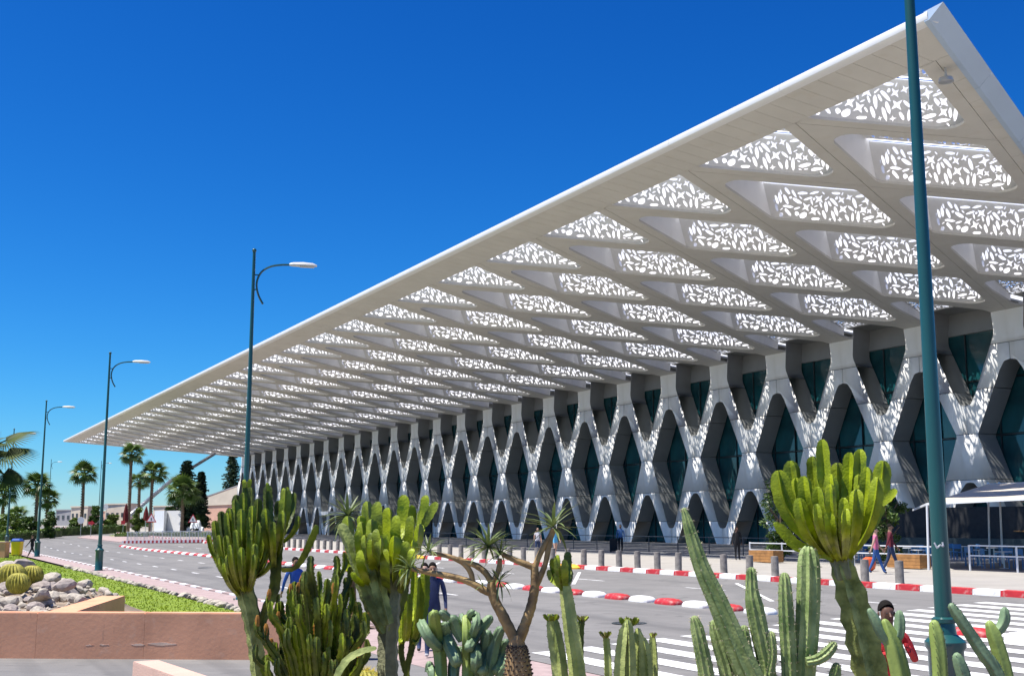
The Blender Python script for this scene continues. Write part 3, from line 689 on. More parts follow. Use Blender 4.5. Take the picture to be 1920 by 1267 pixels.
# ------------------------------------------------------------------ plants
def star_prof(ribs, deep, per=2):
    pr = []
    for i in range(ribs): pr += [1.0, deep] if per == 2 else [1.0, deep + (1 - deep) * .35, deep, deep + (1 - deep) * .35]
    return pr
def bez(a, b, c, n):
    a, b, c = Vector(a), Vector(b), Vector(c)
    return [a * (1 - t) ** 2 + b * 2 * t * (1 - t) + c * t * t for t in [i / n for i in range(n + 1)]]
def fluted(mb, path, ribs=5, deep=.45, per=2, scallop=.07, tipround=True, twist=None, seglen=None, areoles=None, mi=0, wav=True):
    """fleshy ribbed stem along [(point, radius)]"""
    pts = [p for p, r in path]; rs = [r for p, r in path]
    L_ = sum((pts[i + 1] - pts[i]).length for i in range(len(pts) - 1)); rm = max(rs)
    n = int(clamp(L_ / (rm * (.62 if wav else .9)), 6, 40)); P = []; R = []
    acc = [0]
    for i in range(len(pts) - 1): acc.append(acc[-1] + (pts[i + 1] - pts[i]).length)
    for k in range(n + 1):
        d = L_ * k / n; i = 0
        while i < len(acc) - 2 and acc[i + 1] < d: i += 1
        t = (d - acc[i]) / max(1e-6, acc[i + 1] - acc[i]); P.append(pts[i].lerp(pts[i + 1], t)); r = rs[i] * (1 - t) + rs[i + 1] * t
        if wav: r *= 1 + (scallop if k % 2 else -scallop)
        R.append(r)
    if tipround:
        t = (P[-1] - P[-2]).normalized(); r = R[-1]; R[-1] = r * .97
        P += [P[-1] + t * r * .55, P[-1] + t * r * .9]; R += [r * .75, r * .32]
    b = len(mb.v); pr = star_prof(ribs, deep, per)
    mb.tube(P, R, prof=pr, mi=mi, twist=rnd.uniform(0, 6) if twist is None else twist)
    if areoles is not None:
        sg = len(pr); st = per
        for k in range(1, len(P) - 1):
            for j in range(0, sg, st):
                if rnd.random() < .85:
                    c = Vector(mb.v[b + k * sg + j]); o_ = (c - P[k]).normalized(); areoles.append((c + o_ * .001, o_))
def areole_mesh(ar, size):
    mb = MB()
    for c, o_ in ar:
        u = o_.orthogonal().normalized() * size * .6; w_ = o_.cross(u)
        mb.add([c + u, c + w_, c - u, c - w_, c + o_ * size * .9], [(0, 1, 4), (1, 2, 4), (2, 3, 4), (3, 0, 4)])
    return mb
def spine_mesh(ar, L_, k=3):
    mb = MB()
    for c, o_ in ar:
        for _ in range(k):
            d = (o_ + Vector((rnd.uniform(-.8, .8), rnd.uniform(-.8, .8), rnd.uniform(-.8, .8)))).normalized() * L_ * rnd.uniform(.6, 1.1)
            u = d.orthogonal().normalized() * .0016; w_ = d.cross(u).normalized() * .0016
            mb.add([c + u, c - u * .5 + w_, c - u * .5 - w_, c + d], [(0, 1, 3), (1, 2, 3), (2, 0, 3)])
    return mb
def px_path(lst, Y):
    """[(u, v, r_px, dY)] -> [(point, radius in metres)]"""
    pts = [(at(q[0], q[1], Y + (q[3] if len(q) > 3 else 0)), q[2] * Y / FPX) for q in lst]
    if lst[0][1] >= 1270 and pts[0][0].z > .6: pts.insert(0, (Vector((pts[0][0].x, pts[0][0].y, .5)), pts[0][1]))
    return smooth_path(pts, 5)
def root_at(u, v, Y, name, label, cat, group=None):
    p = at(u, v, Y); p.z = min(p.z, .62); return thing(name, label, cat, p, group)
def arm(plant, lst, Y, mtl, name='arm', **kw):
    eu = mtl in (M_EUPH, M_EUPHD, M_EUPHY, M_EUPHT)
    mb = MB(); ar = [] if kw.pop('dots', eu) else None; sp = kw.pop('spines', 0); dsz = kw.pop('dsize', .0048 if eu else .006)
    fluted(mb, px_path(lst, Y), areoles=ar, **kw); o = wpart(name, mb, mtl, plant, 'soft' if kw.get('per') == 4 else True)
    if ar:
        a = wpart('areoles', areole_mesh(ar, dsz), M_MARGIN if eu else M_SPINE, o); a['kind'] = 'stuff'
        if sp: a = wpart('spines', spine_mesh(ar, sp), M_SPINEP, o); a['kind'] = 'stuff'
    return o
def curved(tip, base, r, dY, lift=.6, rb=.75):
    """an arm that leaves its base outward and turns upright"""
    (u1, v1), (u0, v0) = tip, base
    pts = []
    for k in range(6):
        t = k / 5; cu, cv = u0 + (u1 - u0) * .92, v0 + (v1 - v0) * (1 - lift)
        u = u0 * (1 - t) ** 2 + cu * 2 * t * (1 - t) + u1 * t * t; v = v0 * (1 - t) ** 2 + cv * 2 * t * (1 - t) + v1 * t * t
        pts.append((u, v, r * (rb + (1 - rb) * min(1, t * 1.6)) * (1 if t < .9 else .93), dY * min(1, t * 1.5)))
    return pts

def more_arms(lst, n, du, dv, rs, k0=.8):
    lst = [(u, v, r * k0, dy, b) for u, v, r, dy, b in lst]; q = random.Random(len(lst))
    return lst + [(u + q.uniform(-du, du), v + q.uniform(4, dv), r * rs * q.uniform(.85, 1.15), dy + q.uniform(-.3, .3), (b[0] + q.uniform(-5, 5), b[1] + q.uniform(-4, 10))) for u, v, r, dy, b in (q.choice(lst) for _ in range(n))]
# -- soil bed of the cactus garden, hidden below the picture, and its low wall
mb = MB(); bed = [(-6.0, 6.0), (-3.4, 11.9), (-2.6, 12.6), (2.6, 11.4), (5.4, 10.6), (6.2, 9), (5.4, 4.0), (-3, 4.2)]
mb.add([(x, y, .55 + .05 * math.sin(x * 3)) for x, y in bed] + [(x, y, 0) for x, y in bed], [tuple(range(8))] + [(i, (i + 1) % 8, 8 + (i + 1) % 8, 8 + i) for i in range(8)])
struct('garden_soil', mb, M_EARTH)
W0, W1 = at(250, 1227, 14.75), at(428, 1283, 11.9)
dirw = (Vector((W1.x, W1.y)) - Vector((W0.x, W0.y))).normalized(); nrm = Vector((-dirw.y, dirw.x)); nrm = nrm if nrm.y > 0 else -nrm
far_end = Vector((W0.x, W0.y)) + dirw * 6.5
qs = [Vector((W0.x, W0.y)), far_end, far_end + nrm * .30, Vector((W0.x, W0.y)) + nrm * .30]
bw = thing('low_wall', 'pale pink low garden wall end in the foreground at the bottom left', 'wall', (W0.x, W0.y, 0))
def prism(mb_, poly, z0, z1, ch=.02):
    n = len(poly); c = sum((Vector(p) for p in poly), Vector((0, 0))) / n
    vs_ = [(p[0], p[1], z0) for p in poly] + [(p[0], p[1], z1 - ch) for p in poly]
    vs_ += [(*(Vector(p) + (c - Vector(p)).normalized() * ch), z1) for p in poly]
    fs_ = [tuple(range(n - 1, -1, -1)), tuple(range(2 * n, 3 * n))]
    for r_ in (0, 1): fs_ += [(r_ * n + i, r_ * n + (i + 1) % n, (r_ + 1) * n + (i + 1) % n, (r_ + 1) * n + i) for i in range(n)]
    mb_.add(vs_, fs_)
mb = MB(); prism(mb, qs, 0, .83); wpart('wall_body', mb, M_TERRA2, bw)

# -- 1: dark candelabra euphorbia on the left
P1 = root_at(490, 1330, 10.0, 'candelabra_euphorbia', 'tall dark green candelabra cactus at the left with many crowded upright arms', 'cactus')
arm(P1, [(492, 1400, 15), (487, 1275, 15), (478, 1195, 15), (468, 1135, 18), (452, 1085, 19), (440, 1045, 14)], 10, M_EUPHT, 'trunk', ribs=5, deep=.6)
arm(P1, [(486, 1200, 9), (496, 1150, 11), (514, 1105, 13), (518, 1050, 14), (524, 1000, 12)], 10.05, M_EUPHD, 'limb', ribs=4, deep=.45)
for (u, v, r, dy, b) in more_arms(((403, 982, 9, -.1, (452, 1095)), (415, 965, 10, .2, (452, 1090)), (430, 958, 10, -.25, (450, 1085)), (443, 934, 11, .1, (452, 1075)), (462, 912, 14, .25, (452, 1060)),
                         (452, 960, 10, -.3, (455, 1090)), (473, 955, 10, -.2, (458, 1085)), (484, 942, 11, .15, (456, 1075)), (493, 985, 9, .3, (458, 1080)), (404, 1010, 8, .25, (445, 1092)), (424, 1010, 9, -.35, (450, 1110)),
                         (442, 1000, 9, -.4, (455, 1110)), (468, 1000, 9, -.35, (460, 1105)), (498, 1010, 8, -.1, (470, 1080)), (435, 985, 9, .3, (452, 1080)), (411, 1040, 7, -.2, (448, 1110)), (478, 1025, 8, -.4, (462, 1105))), 34, 12, 50, 0.8):
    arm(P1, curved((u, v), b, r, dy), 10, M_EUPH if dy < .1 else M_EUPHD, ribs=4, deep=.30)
for (u, v, r, dy, b) in ((502, 918, 10, .1, (514, 1060)), (498, 960, 9, -.2, (512, 1050)), (522, 945, 9, .2, (520, 1010)), (536, 926, 11, -.1, (520, 1015)), (551, 930, 8, .1, (530, 1000)), (559, 972, 6, -.1, (532, 1015)), (512, 985, 8, -.3, (514, 1060)), (529, 965, 9, -.3, (518, 1040))):
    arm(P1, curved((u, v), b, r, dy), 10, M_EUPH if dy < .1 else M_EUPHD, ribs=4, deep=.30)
arm(P1, [(528, 1066, 6), (550, 1064, 6), (566, 1045, 8), (580, 1015, 9), (591, 990, 8)], 10, M_EUPH, ribs=3, deep=.35)
for (u, v) in ((459, 906), (466, 905), (502, 912), (537, 920), (531, 922)):
    arm(P1, [(u, v + 8, 4), (u + rnd.uniform(-3, 3), v - 3, 5)], 10, M_EUPHY, 'bud', ribs=3, deep=.5)

# -- 2: bushy clump with orange tips
P2 = root_at(610, 1340, 8.9, 'bushy_euphorbia', 'bushy cactus clump with orange tipped stems in the left foreground', 'cactus')
tips = [(552, 1090, 0), (566, 1082, 1), (575, 1074, 0), (545, 1098, 1), (558, 1100, 0), (505, 1108, 1), (522, 1110, 1), (483, 1157, 1), (522, 1150, 1), (560, 1095, 1), (594, 1100, 1), (579, 1135, 1), (612, 1131, 1), (566, 1156, 1), (591, 1172, 1), (582, 1042, 0), (646, 1032, 1), (632, 1040, 0),
        (650, 1080, 1), (612, 1083, 0), (626, 1096, 1), (600, 1068, 0), (570, 1070, 0), (548, 1105, 0), (540, 1120, 0), (638, 1110, 0), (660, 1100, 0), (672, 1130, 0), (650, 1140, 0), (620, 1160, 0), (500, 1180, 0), (515, 1200, 0),
        (540, 1180, 1), (560, 1200, 0), (590, 1215, 0), (610, 1190, 1), (640, 1180, 0), (660, 1190, 0), (680, 1165, 0), (520, 1230, 0), (545, 1240, 0), (500, 1225, 0), (575, 1245, 0), (640, 1225, 0), (480, 1205, 0), (690, 1200, 0), (655, 1060, 0), (560, 1130, 0), (532, 1140, 0), (604, 1115, 0), (630, 1075, 0), (585, 1085, 0)]
for (u, v, o_) in tips + [(rnd.uniform(490, 690), rnd.uniform(1110, 1250), rnd.random() < .2) for _ in range(64)]:
    dy = rnd.uniform(-.35, .45); bu = 600 + (u - 600) * .55 + rnd.uniform(-8, 8); L_ = rnd.uniform(90, 130)
    r = rnd.uniform(4.8, 8.0)
    a = arm(P2, [(bu, v + L_ + 40, r * .7, dy * .3), (bu + (u - bu) * .5, v + L_ * .6, r, dy * .7), (u, v + 30, r, dy), (u + rnd.uniform(-2, 2), v + 6, r * .9, dy)], 8.9, M_EUPH if rnd.random() < .45 else M_EUPHD, ribs=4, deep=.30, scallop=.13)
    if o_ and rnd.random() < .8:
        mb = MB(); c = at(u, v + 3, 8.9 + dy)
        for k in range(7):
            t = k * .9; q = Vector((math.cos(t), math.sin(t), 0)) * .013; mb.tube([c + q * .7 - Vector((0, 0, .05)), c + q + Vector((0, 0, .0)), c + q * .5 + Vector((0, 0, .028))], [.006, .006, .003], 5)
        wpart('orange_tip', mb, M_ORANGE, a, True)
arm(P2, [(625, 1310, 7), (645, 1245, 8), (675, 1222, 7), (702, 1215, 5)], 8.3, M_COL, 'bent_stem', ribs=3, deep=.4)

# -- golden barrel cactus peeking over the bottom edge
def barrel(c, r, label, ribs=20, sq=.85, group=None, spines=True, mb_col=None):
    t = thing('barrel_cactus', label, 'barrel cactus', c - Vector((0, 0, r * sq)), group); mb = MB(); vs_ = []; fs_ = []; n = 12; sg = ribs * 2; ar = []
    for i in range(n + 1):
        th = math.pi * (.06 + .94 * i / n) if i < n else math.pi
        for k in range(sg):
            a = 2 * math.pi * k / sg; q = r * (1.0 if k % 2 == 0 else .86)
            p = Vector((math.sin(th) * math.cos(a) * q, math.sin(th) * math.sin(a) * q, math.cos(th) * r * sq * (1 if th > .35 else .96))); vs_.append(c + p)
            if k % 2 == 0 and i < n * .7: ar.append((c + p, p.normalized()))
    for i in range(n):
        for k in range(sg): fs_.append((i * sg + k, (i + 1) * sg + k, (i + 1) * sg + (k + 1) % sg, i * sg + (k + 1) % sg))
    fs_.append(tuple(range(sg))); mb.add(vs_, fs_); wpart('body', mb, mb_col or M_BARREL, t, True)
    if spines: a = wpart('spines', spine_mesh(ar, r * .28, 4), M_BARRELSP, t); a['kind'] = 'stuff'
    return t
barrel(at(682, 1290, 12.0), .22, 'golden spined barrel cactus low beside the middle cactus trunk')

# -- 3: central candelabra
P3 = root_at(728, 1340, 9.3, 'candelabra_euphorbia', 'middle candelabra cactus with broad bright green paddles on a grey trunk', 'cactus')
arm(P3, [(727, 1380, 20), (727, 1270, 20), (727, 1210, 19), (730, 1165, 20), (735, 1110, 16), (735, 1050, 13)], 9.3, M_GREYTRUNK, 'trunk', ribs=6, deep=.72, twist=.4)
arm(P3, [(723, 1185, 12), (700, 1140, 17), (682, 1095, 17), (668, 1050, 14), (655, 1015, 13), (643, 992, 12)], 9.25, M_EUPHT, 'limb', ribs=4, deep=.4)
arm(P3, [(738, 1165, 11), (752, 1110, 13), (760, 1060, 12), (764, 1010, 11)], 9.4, M_EUPHD, 'limb', ribs=4, deep=.4)
arm(P3, [(728, 1170, 11), (712, 1110, 14), (700, 1060, 13), (692, 1020, 12)], 9.15, M_EUPHT, 'limb', ribs=4, deep=.4)
for (u, v, r, dy, b) in more_arms(((652, 978, 13, .1, (668, 1060)), (673, 1003, 11, -.2, (690, 1070)), (689, 950, 14, .1, (705, 1050)), (709, 952, 14, -.1, (712, 1060)), (697, 985, 14, -.3, (705, 1060)), (728, 962, 13, .1, (730, 1050)), (744, 975, 12, -.2, (738, 1060)),
                         (757, 940, 15, .2, (748, 1050)), (772, 978, 13, -.1, (757, 1060)), (740, 1015, 14, -.35, (738, 1090)), (698, 1008, 12, -.4, (705, 1080)), (677, 1040, 11, -.4, (700, 1100)), (716, 1012, 12, -.4, (720, 1090)), (760, 1025, 12, -.3, (752, 1100)),
                         (799, 938, 12, .1, (768, 1040)), (787, 965, 10, .2, (768, 1040)), (786, 990, 11, -.2, (768, 1050)), (660, 1022, 10, .3, (680, 1080)), (724, 1040, 12, -.45, (728, 1110)), (648, 1050, 8, .2, (672, 1090)), (775, 1010, 10, .2, (762, 1070))), 18, 16, 50, 0.75, .95):
    arm(P3, curved((u, v), b, r, dy), 9.3, M_EUPHY if rnd.random() < .35 else M_EUPH, ribs=3, deep=.34, scallop=.05)
arm(P3, [(795, 985, 7), (806, 965, 10), (816, 948, 9)], 9.35, M_EUPH, ribs=3, deep=.35)
P3b = root_at(772, 1340, 9.8, 'euphorbia_stems', 'yellow green hanging cactus stems right of the middle trunk beside the men', 'cactus')
for (u, v, r, dy, b) in ((757, 1096, 9, 0, (757, 1195)), (777, 1066, 8, .2, (768, 1180)), (788, 1090, 10, -.1, (775, 1195)), (797, 1080, 10, .1, (780, 1190)), (766, 1120, 8, -.2, (760, 1200)), (790, 1130, 9, .2, (776, 1205)), (748, 1135, 8, .1, (752, 1205))):
    arm(P3b, curved((u, v), b, r, dy, .8), 9.8, M_EUPHY, ribs=4, deep=.32)
arm(P3b, [(768, 1400, 7), (762, 1270, 7), (772, 1215, 8), (776, 1180, 9)], 9.85, M_EUPHD, 'trunk', ribs=4, deep=.5)
arm(P3b, [(760, 1260, 6), (752, 1220, 7), (757, 1180, 8)], 9.85, M_EUPHD, 'limb', ribs=4, deep=.5)

# -- 4: pachypodium, the branching bottle tree with leaf rosettes
def leaf_mesh(L_, w_, droop=.25):
    mb = MB(); vs_ = []; n = 5
    for i in range(n + 1):
        t = i / n; ww = w_ * math.sin(math.pi * (t * .86 + .10)) ** .8 if i < n else .001; z = -droop * L_ * t * t
        vs_ += [(t * L_, -ww, z + ww * .35), (t * L_, 0, z), (t * L_, ww, z + ww * .35)]
    mb.add(vs_, [(i * 3 + j, i * 3 + j + 1, i * 3 + 4 + j, i * 3 + 3 + j) for i in range(n) for j in (0, 1)])
    return mb
LEAF = [leaf_mesh(.20, .0105, d).mesh('leaf', M_LEAF, True) for d in (.1, .3, .6)]
def rosette(parent, u, v, Y, n, size, axis=(0, 0, 1), spread=1.):
    c = at(u, v, Y) - parent.location; ax = Vector(axis).normalized()
    for k in range(n):
        az = k * 2.399 + rnd.uniform(-.2, .2); el = rad(78) - (k / n) ** .7 * rad(95) * spread + rnd.uniform(-.12, .12)
        d = Vector((math.cos(az) * math.cos(el), math.sin(az) * math.cos(el), math.sin(el)))
        d.rotate(Vector((0, 0, 1)).rotation_difference(ax))
        q = d.to_track_quat('X', 'Z').to_matrix().to_4x4(); sc = size * rnd.uniform(.75, 1.1)
        link('leaf', rnd.choice(LEAF), parent, M=Matrix.Translation(c) @ q @ Matrix.Scale(sc, 4))
P4 = root_at(973, 1360, 8.2, 'bottle_tree', 'branching bottle tree with thick spotted trunk and spiky leaf rosettes', 'bottle tree')
def bark(lst, Y=8.2, name='branch', m=M_BARK):
    mb = MB(); pth = px_path(lst, Y); mb.tube([p for p, r in pth], [r * rnd.uniform(.94, 1.06) for p, r in pth], 10); return wpart(name, mb, m, P4, True)
tk = bark([(975, 1400, 26), (974, 1300, 26), (972, 1262, 25), (970, 1225, 20), (969, 1205, 15), (969, 1190, 11)], name='trunk', m=M_BOTTLE)
mb = MB(); pth = px_path([(975, 1400, 26), (974, 1300, 26), (972, 1262, 25), (970, 1225, 20), (969, 1210, 15)], 8.2)
k = 0
for (p, r) in pth[4:]:
    for j in range(13):
        a = (j + (k % 2) * .5) / 13 * 2 * math.pi; o_ = Vector((math.cos(a), math.sin(a), 0)); c = p + o_ * r; mb.tube([c, c + o_ * .012 + Vector((0, 0, .004))], [.009, .002], 5)
    k += 1
a = wpart('thorns', mb, M_THORN, tk); a['kind'] = 'stuff'
bark([(967, 1200, 11), (955, 1178, 10), (942, 1152, 10), (930, 1130, 9), (923, 1108, 9), (922, 1090, 8)])
bark([(925, 1112, 7), (908, 1106, 7), (888, 1094, 6.5), (868, 1086, 6), (845, 1080, 6), (806, 1073, 5), (772, 1066, 4)])
bark([(887, 1094, 5), (883, 1074, 5), (872, 1058, 5), (856, 1048, 5), (838, 1042, 4), (808, 1036, 4)])
bark([(922, 1092, 6), (910, 1073, 6), (893, 1060, 5.5), (876, 1054, 5), (858, 1047, 5)])
bark([(922, 1092, 6), (930, 1080, 5), (936, 1064, 5), (937, 1046, 4)])
bark([(971, 1203, 11), (980, 1182, 10), (988, 1160, 9.5), (996, 1136, 9), (1002, 1105, 8.5), (1003, 1080, 8), (1002, 1062, 7)])
bark([(1002, 1064, 6), (988, 1058, 6), (972, 1052, 5.5), (955, 1045, 5), (942, 1038, 4)])
bark([(1002, 1066, 6), (1010, 1044, 5), (1021, 1022, 5), (1031, 1004, 4), (1037, 990, 4)])
bark([(1005, 1098, 6), (1015, 1076, 5.5), (1023, 1055, 5), (1028, 1030, 5), (1034, 1008, 4), (1040, 992, 4)])
rosette(P4, 916, 1025, 8.2, 46, 1.05); rosette(P4, 938, 1040, 8.2, 18, .8); rosette(P4, 1037, 988, 8.2, 26, 1.15, spread=.95); rosette(P4, 936, 1090, 8.15, 20, .7, (.3, -.2, .5))
rosette(P4, 803, 1034, 8.2, 26, .75, (-.5, 0, .8)); rosette(P4, 768, 1066, 8.2, 34, .75, (-.8, 0, .6)); rosette(P4, 905, 1098, 8.15, 8, .5)
P4b = root_at(655, 1360, 10.6, 'leafy_succulent', 'dark spiky leaf rosette standing behind the middle candelabra cactus', 'succulent')
mb = MB(); pth = px_path([(668, 1400, 8), (664, 1200, 7), (660, 1080, 6), (652, 972, 5)], 10.6); mb.tube([p for p, r in pth], [r for p, r in pth], 8); wpart('stem', mb, M_BARK, P4b, True)
rosette(P4b, 652, 968, 10.6, 60, 1.25, spread=1.2)

# -- 5: blue green clump
P5 = root_at(880, 1350, 8.5, 'blue_cactus', 'low blue green cactus clump with rounded fingers left of the bottle tree', 'cactus')
for lst in ([(826, 1330, 13), (826, 1240, 13), (818, 1190, 13), (814, 1152, 11)], [(826, 1215, 9), (808, 1200, 12), (795, 1178, 11), (791, 1168, 10)], [(876, 1330, 12), (877, 1240, 12), (876, 1190, 11), (874, 1160, 9)], [(838, 1158, 9), (830, 1150, 9)],
            [(878, 1215, 9), (893, 1190, 11), (908, 1170, 10), (917, 1160, 9)], [(858, 1245, 11), (846, 1215, 13), (836, 1190, 12), (836, 1172, 10)], [(868, 1200, 9), (858, 1180, 12), (850, 1162, 11)], [(886, 1190, 9), (893, 1170, 9), (892, 1152, 8)],
            [(915, 1290, 11), (922, 1230, 13), (930, 1200, 12), (938, 1182, 10)], [(930, 1260, 10), (942, 1225, 12), (948, 1205, 10)], [(905, 1260, 10), (908, 1225, 12), (914, 1190, 11)], [(890, 1280, 10), (893, 1240, 12), (890, 1210, 11)], [(812, 1280, 9), (806, 1256, 10), (805, 1246, 8)],
            [(850, 1290, 10), (852, 1245, 12), (862, 1220, 10)], [(940, 1290, 10), (952, 1250, 11), (955, 1230, 9)], [(870, 1168, 7), (866, 1156, 8)], [(878, 1160, 7), (884, 1148, 8)]):
    arm(P5, [(u, v, r, rnd.uniform(-.12, .12)) for u, v, r in lst], 8.5, M_BLUE if lst[0][1] < 1300 else M_BLUEY, ribs=6, per=4, deep=.74, scallop=.0, wav=False, dots=True, dsize=.004)

# -- 6 and 7: angular column euphorbias with leafy tufts
def tuft(pl, u, v, Y, n, size):
    for k in range(n):
        a = k * 2.4; du = math.cos(a) * size * .8; dv = -abs(math.sin(a * 1.3)) * size - size * .3
        arm(pl, [(u + du * .2, v + 4, size * .16, 0), (u + du * .8, v + dv * .4, size * .26, math.sin(a) * .06), (u + du, v + dv, size * .24, math.sin(a) * .08)], Y, M_EUPH, 'side_shoot', ribs=3, deep=.35)
P6 = root_at(1080, 1360, 8.1, 'column_euphorbia', 'tall pale column cactus pair crowned by a tuft of green shoots', 'cactus')
arm(P6, [(1092, 1400, 17), (1082, 1260, 17), (1072, 1185, 16), (1064, 1130, 14), (1060, 1100, 12)], 8.1, M_COL, 'column', ribs=4, deep=.45, dots=True, scallop=.03)
arm(P6, [(1060, 1400, 14), (1050, 1260, 15), (1040, 1190, 14), (1035, 1160, 10)], 8.2, M_COL, 'column', ribs=4, deep=.45, dots=True, scallop=.03)
for (u, v, r, b) in ((1037, 1052, 8, (1056, 1100)), (1046, 1046, 8, (1056, 1098)), (1052, 1066, 7, (1058, 1098)), (1064, 1042, 9, (1062, 1098)), (1058, 1055, 8, (1060, 1100)), (1068, 1070, 7, (1062, 1100)), (1030, 1072, 6, (1054, 1100)), (1043, 1078, 7, (1056, 1104))):
    arm(P6, curved((u, v), b, r, rnd.uniform(-.12, .12)), 8.1, M_EUPH, 'side_shoot', ribs=3, deep=.33)
tuft(P6, 1033, 1160, 8.2, 7, 16)
P6b = root_at(1090, 1360, 8.7, 'column_euphorbia', 'thin shaded column cactus just right of the tall tufted one', 'cactus')
arm(P6b, [(1084, 1400, 8), (1086, 1250, 8), (1088, 1185, 7), (1091, 1160, 6)], 8.7, M_EUPHD, 'column', ribs=4, deep=.5); tuft(P6b, 1092, 1160, 8.7, 5, 12)
P7 = root_at(1180, 1360, 8.0, 'column_euphorbia', 'cluster of five yellow green angular columns at the bottom middle', 'cactus')
for lst in ([(1143, 1400, 10), (1140, 1250, 9), (1137, 1200, 8), (1135, 1190, 6)], [(1160, 1400, 14), (1162, 1250, 14), (1168, 1190, 12), (1171, 1172, 6)], [(1181, 1400, 14), (1180, 1250, 13), (1178, 1190, 11), (1177, 1168, 8)], [(1198, 1400, 13), (1198, 1250, 13), (1197, 1200, 11), (1196, 1182, 6)], [(1212, 1400, 12), (1212, 1260, 12), (1208, 1215, 11), (1206, 1200, 7)], [(1226, 1400, 11), (1225, 1260, 11), (1224, 1210, 9), (1223, 1190, 5)]):
    arm(P7, lst, 8.0 + rnd.uniform(-.12, .12), M_COL, 'column', ribs=4, deep=.42, dots=True, scallop=.03)
tuft(P7, 1179, 1168, 8.0, 7, 20); tuft(P7, 1135, 1190, 8.0, 6, 12); tuft(P7, 1224, 1190, 8.0, 4, 8)

# -- 8: ribbed cactus cluster
P8 = root_at(1430, 1360, 8.5, 'ribbed_cactus', 'cluster of dotted ribbed column cacti with one long stem leaning left', 'cactus')
for lst in ([(1440, 1400, 24), (1412, 1280, 24), (1396, 1245, 24), (1370, 1185, 22), (1345, 1125, 19), (1318, 1068, 16), (1300, 1015, 13), (1287, 970, 9), (1283, 957, 6)],
            [(1452, 1400, 15), (1440, 1265, 16), (1425, 1185, 17), (1415, 1135, 17), (1410, 1105, 12), (1409, 1072, 10)], [(1482, 1400, 15), (1480, 1260, 15), (1475, 1170, 15), (1472, 1110, 13), (1471, 1082, 10)],
            [(1505, 1400, 20), (1507, 1270, 21), (1513, 1180, 22), (1516, 1100, 22), (1516, 1055, 21), (1516, 1040, 19)], [(1340, 1400, 15), (1326, 1275, 15), (1315, 1215, 14), (1306, 1172, 12), (1303, 1162, 9)], [(1378, 1400, 16), (1366, 1270, 16), (1350, 1210, 14), (1341, 1180, 12), (1339, 1170, 9)],
            [(1420, 1290, 12), (1402, 1230, 12), (1396, 1195, 11), (1395, 1180, 9)], [(1440, 1300, 9), (1448, 1230, 9), (1446, 1190, 8)],
            [(1512, 1240, 9), (1532, 1236, 10), (1550, 1224, 11), (1562, 1210, 9)], [(1560, 1330, 12), (1564, 1275, 12), (1568, 1250, 9)]):
    arm(P8, [(u, v, r, 0) for u, v, r in lst], 8.5 + rnd.uniform(-.15, .15), M_RIB, 'column', ribs=9, deep=.74, wav=False, dots=True, spines=.022, dsize=.006)

# -- 9: big bright candelabra
P9 = root_at(1640, 1360, 9.0, 'candelabra_euphorbia', 'large yellow green candelabra cactus on a winged trunk in front of the terminal', 'cactus')
arm(P9, [(1664, 1420, 34), (1646, 1300, 34), (1628, 1230, 33), (1612, 1160, 32), (1596, 1105, 29), (1584, 1070, 24)], 9.0, M_EUPHT, 'trunk', ribs=5, deep=.38, scallop=.10, twist=1.0)
arm(P9, [(1586, 1085, 20), (1580, 1058, 22), (1576, 1035, 20), (1572, 1015, 16)], 9.0, M_GREYTRUNK, 'trunk_neck', ribs=6, deep=.7)
for (u, v, r, dy, b) in more_arms(((1462, 897, 18, .0, (1570, 1040)), (1484, 880, 18, .3, (1570, 1030)), (1508, 907, 15, -.3, (1572, 1040)), (1542, 838, 17, .2, (1575, 1020)), (1524, 868, 14, .4, (1574, 1030)), (1558, 900, 13, -.35, (1578, 1040)), (1594, 862, 15, .2, (1582, 1020)), (1612, 857, 16, .1, (1585, 1020)),
                         (1625, 888, 13, -.2, (1590, 1030)), (1655, 877, 16, .1, (1592, 1035)), (1645, 905, 12, -.3, (1592, 1040)), (1534, 925, 14, -.5, (1574, 1045)), (1582, 945, 12, -.55, (1582, 1050)), (1606, 930, 13, -.45, (1588, 1050)), (1571, 880, 14, .3, (1580, 1020)), (1500, 945, 13, -.4, (1568, 1050)), (1630, 940, 11, .4, (1592, 1035)), (1556, 960, 12, -.6, (1578, 1052)), (1480, 925, 13, .35, (1568, 1040))), 16, 17, 48, 0.72, 1.08):
    arm(P9, curved((u, v), b, r, dy, .62, .55), 9.0, M_EUPHY if dy < .25 else M_EUPH, ribs=4, deep=.26, scallop=.045)
arm(P9, [(1560, 1042, 9), (1520, 1032, 11), (1490, 1020, 12), (1468, 996, 12), (1456, 984, 8)], 8.9, M_EUPHY, ribs=3, deep=.35)
arm(P9, [(1652, 945, 7), (1664, 935, 9), (1676, 922, 8)], 9.0, M_EUPHY, ribs=3, deep=.35)

